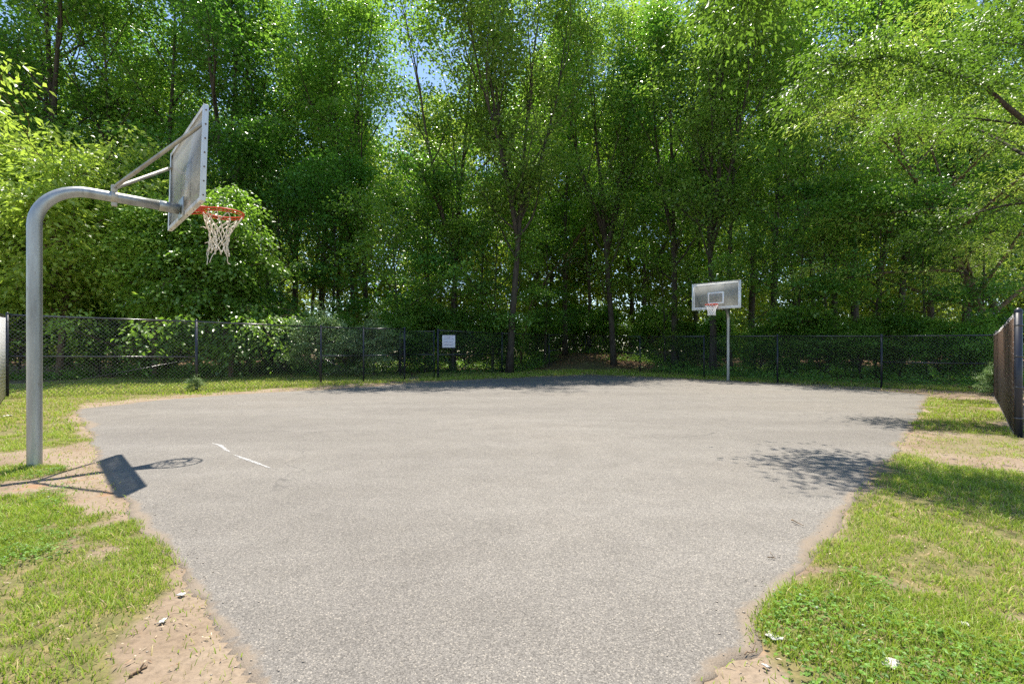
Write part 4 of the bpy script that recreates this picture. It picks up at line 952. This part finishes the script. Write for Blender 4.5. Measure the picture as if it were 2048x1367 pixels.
def stick(pa, pb, r, label, seed):
    rng = np.random.default_rng(seed); a = np.array([*G(*pa), .012]); b = np.array([*G(*pb), .014]); n = 7; t = np.linspace(0, 1, n)[:, None]
    P = a + (b - a) * t + rng.normal(0, .006, (n, 3)) * [1, 1, .3]; mb = MB(); mb.tube(P, r * np.linspace(1, .5, n), 6)
    p_, d_ = along(P, .55); mb.tube([p_, p_ + np.array([d_[1], -d_[0], .02]) * 1.2], r * .5, 5)
    tag(mb.build('twig', M['twig'], smooth=True), label, 'twig', 'fallen twigs')
stick((258, 1360), (297, 1335), .007, 'brown twig on the dirt at the bottom left', 1)
stick((1585, 1042), (1606, 1054), .004, 'forked twig on the asphalt near its right edge', 2)
stick((1534, 1116), (1550, 1120), .003, 'thin short twig on the asphalt left of the right-hand dirt edge', 3)
stick((92, 997), (113, 991), .004, 'thin twig on the bare dirt below the hoop shadow', 4)
stick((1490, 1311), (1515, 1307), .003, 'thin dark twig at the asphalt corner by the paper scraps', 5)
def crumbs():
    rng = np.random.default_rng(15); n = 5200; x = rng.uniform(-4.5, 5.5, n * 4); y = rng.uniform(1.5, 6.5, n * 4)
    d = edge_dist(x, y, cd[::5]); k = (rng.random(n * 4) < np.exp(-d / .12) * .9) | (rng.random(n * 4) < .06); x = x[k]; y = y[k]
    ins = inpoly(x, y, cd[::5]); k = ~(ins & (edge_dist(x, y, cd[::5]) > .25)); x = x[k]; y = y[k]; ins = ins[k]; n = len(x)
    z = np.where(ins, .002, gz(x, y)); r = rng.uniform(.0015, .0048, n) * rng.choice([.6, 1, 1.5], n)
    base = np.array([[1, 0, 0], [0, 1, 0], [-1, 0, 0], [0, -1, 0], [0, 0, .7], [0, 0, -.3]])
    V = np.stack([x, y, z], 1)[:, None] + base[None] * r[:, None, None] * rng.uniform(.6, 1.3, (n, 6, 1))
    F = np.array([[0, 1, 4], [1, 2, 4], [2, 3, 4], [3, 0, 4], [1, 0, 5], [2, 1, 5], [3, 2, 5], [0, 3, 5]])
    tag(mk('gravel', V.reshape(-1, 3), (np.arange(n)[:, None, None] * 6 + F[None]).reshape(-1, 3), M['gravel']), 'loose gravel crumbs along the broken edge of the asphalt', kind='stuff')
M['gravel'] = plain('gravel', (.40, .34, .27), .9, var=.25, scale=12)
crumbs()
def mulch():
    rng = np.random.default_rng(19); n = 26000; x = rng.uniform(-5, 6.5, n); y = rng.uniform(1.5, 8.5, n); dn, gr = cover(x, y)
    k = (np.abs(x) < y * 1.1) & ~inpoly(x, y, cd[::6]) & (rng.random(n) < .25 + .6 * (fbm(x, y, 1.6, 81) > .52)); x = x[k]; y = y[k]; n = len(x)
    pos = np.stack([x, y, gz(x, y) + rng.uniform(.003, .018, n)], 1)
    V, T_ = leaves(pos, rng.normal(0, 1, (n, 3)) * [1, 1, .15], rng.normal(0, .25, (n, 3)) + [0, 0, 1], rng.uniform(.008, .038, n), rng.uniform(.003, .010, n))
    tag(mk('plant_debris', V, T_, M['debris']), 'dry straw, bark and leaf bits scattered over dirt and turf', kind='stuff')
m, nt, p = newmat('debris'); q = N(nt); q.l(q.ramp(q.noise(16, 2, .5, q.coord()), [(.3, (.12, .07, .04)), (.5, (.30, .20, .12)), (.65, (.48, .40, .28))]), p.inputs['Base Color']); p.inputs['Roughness'].default_value = .9; M['debris'] = m
mulch()
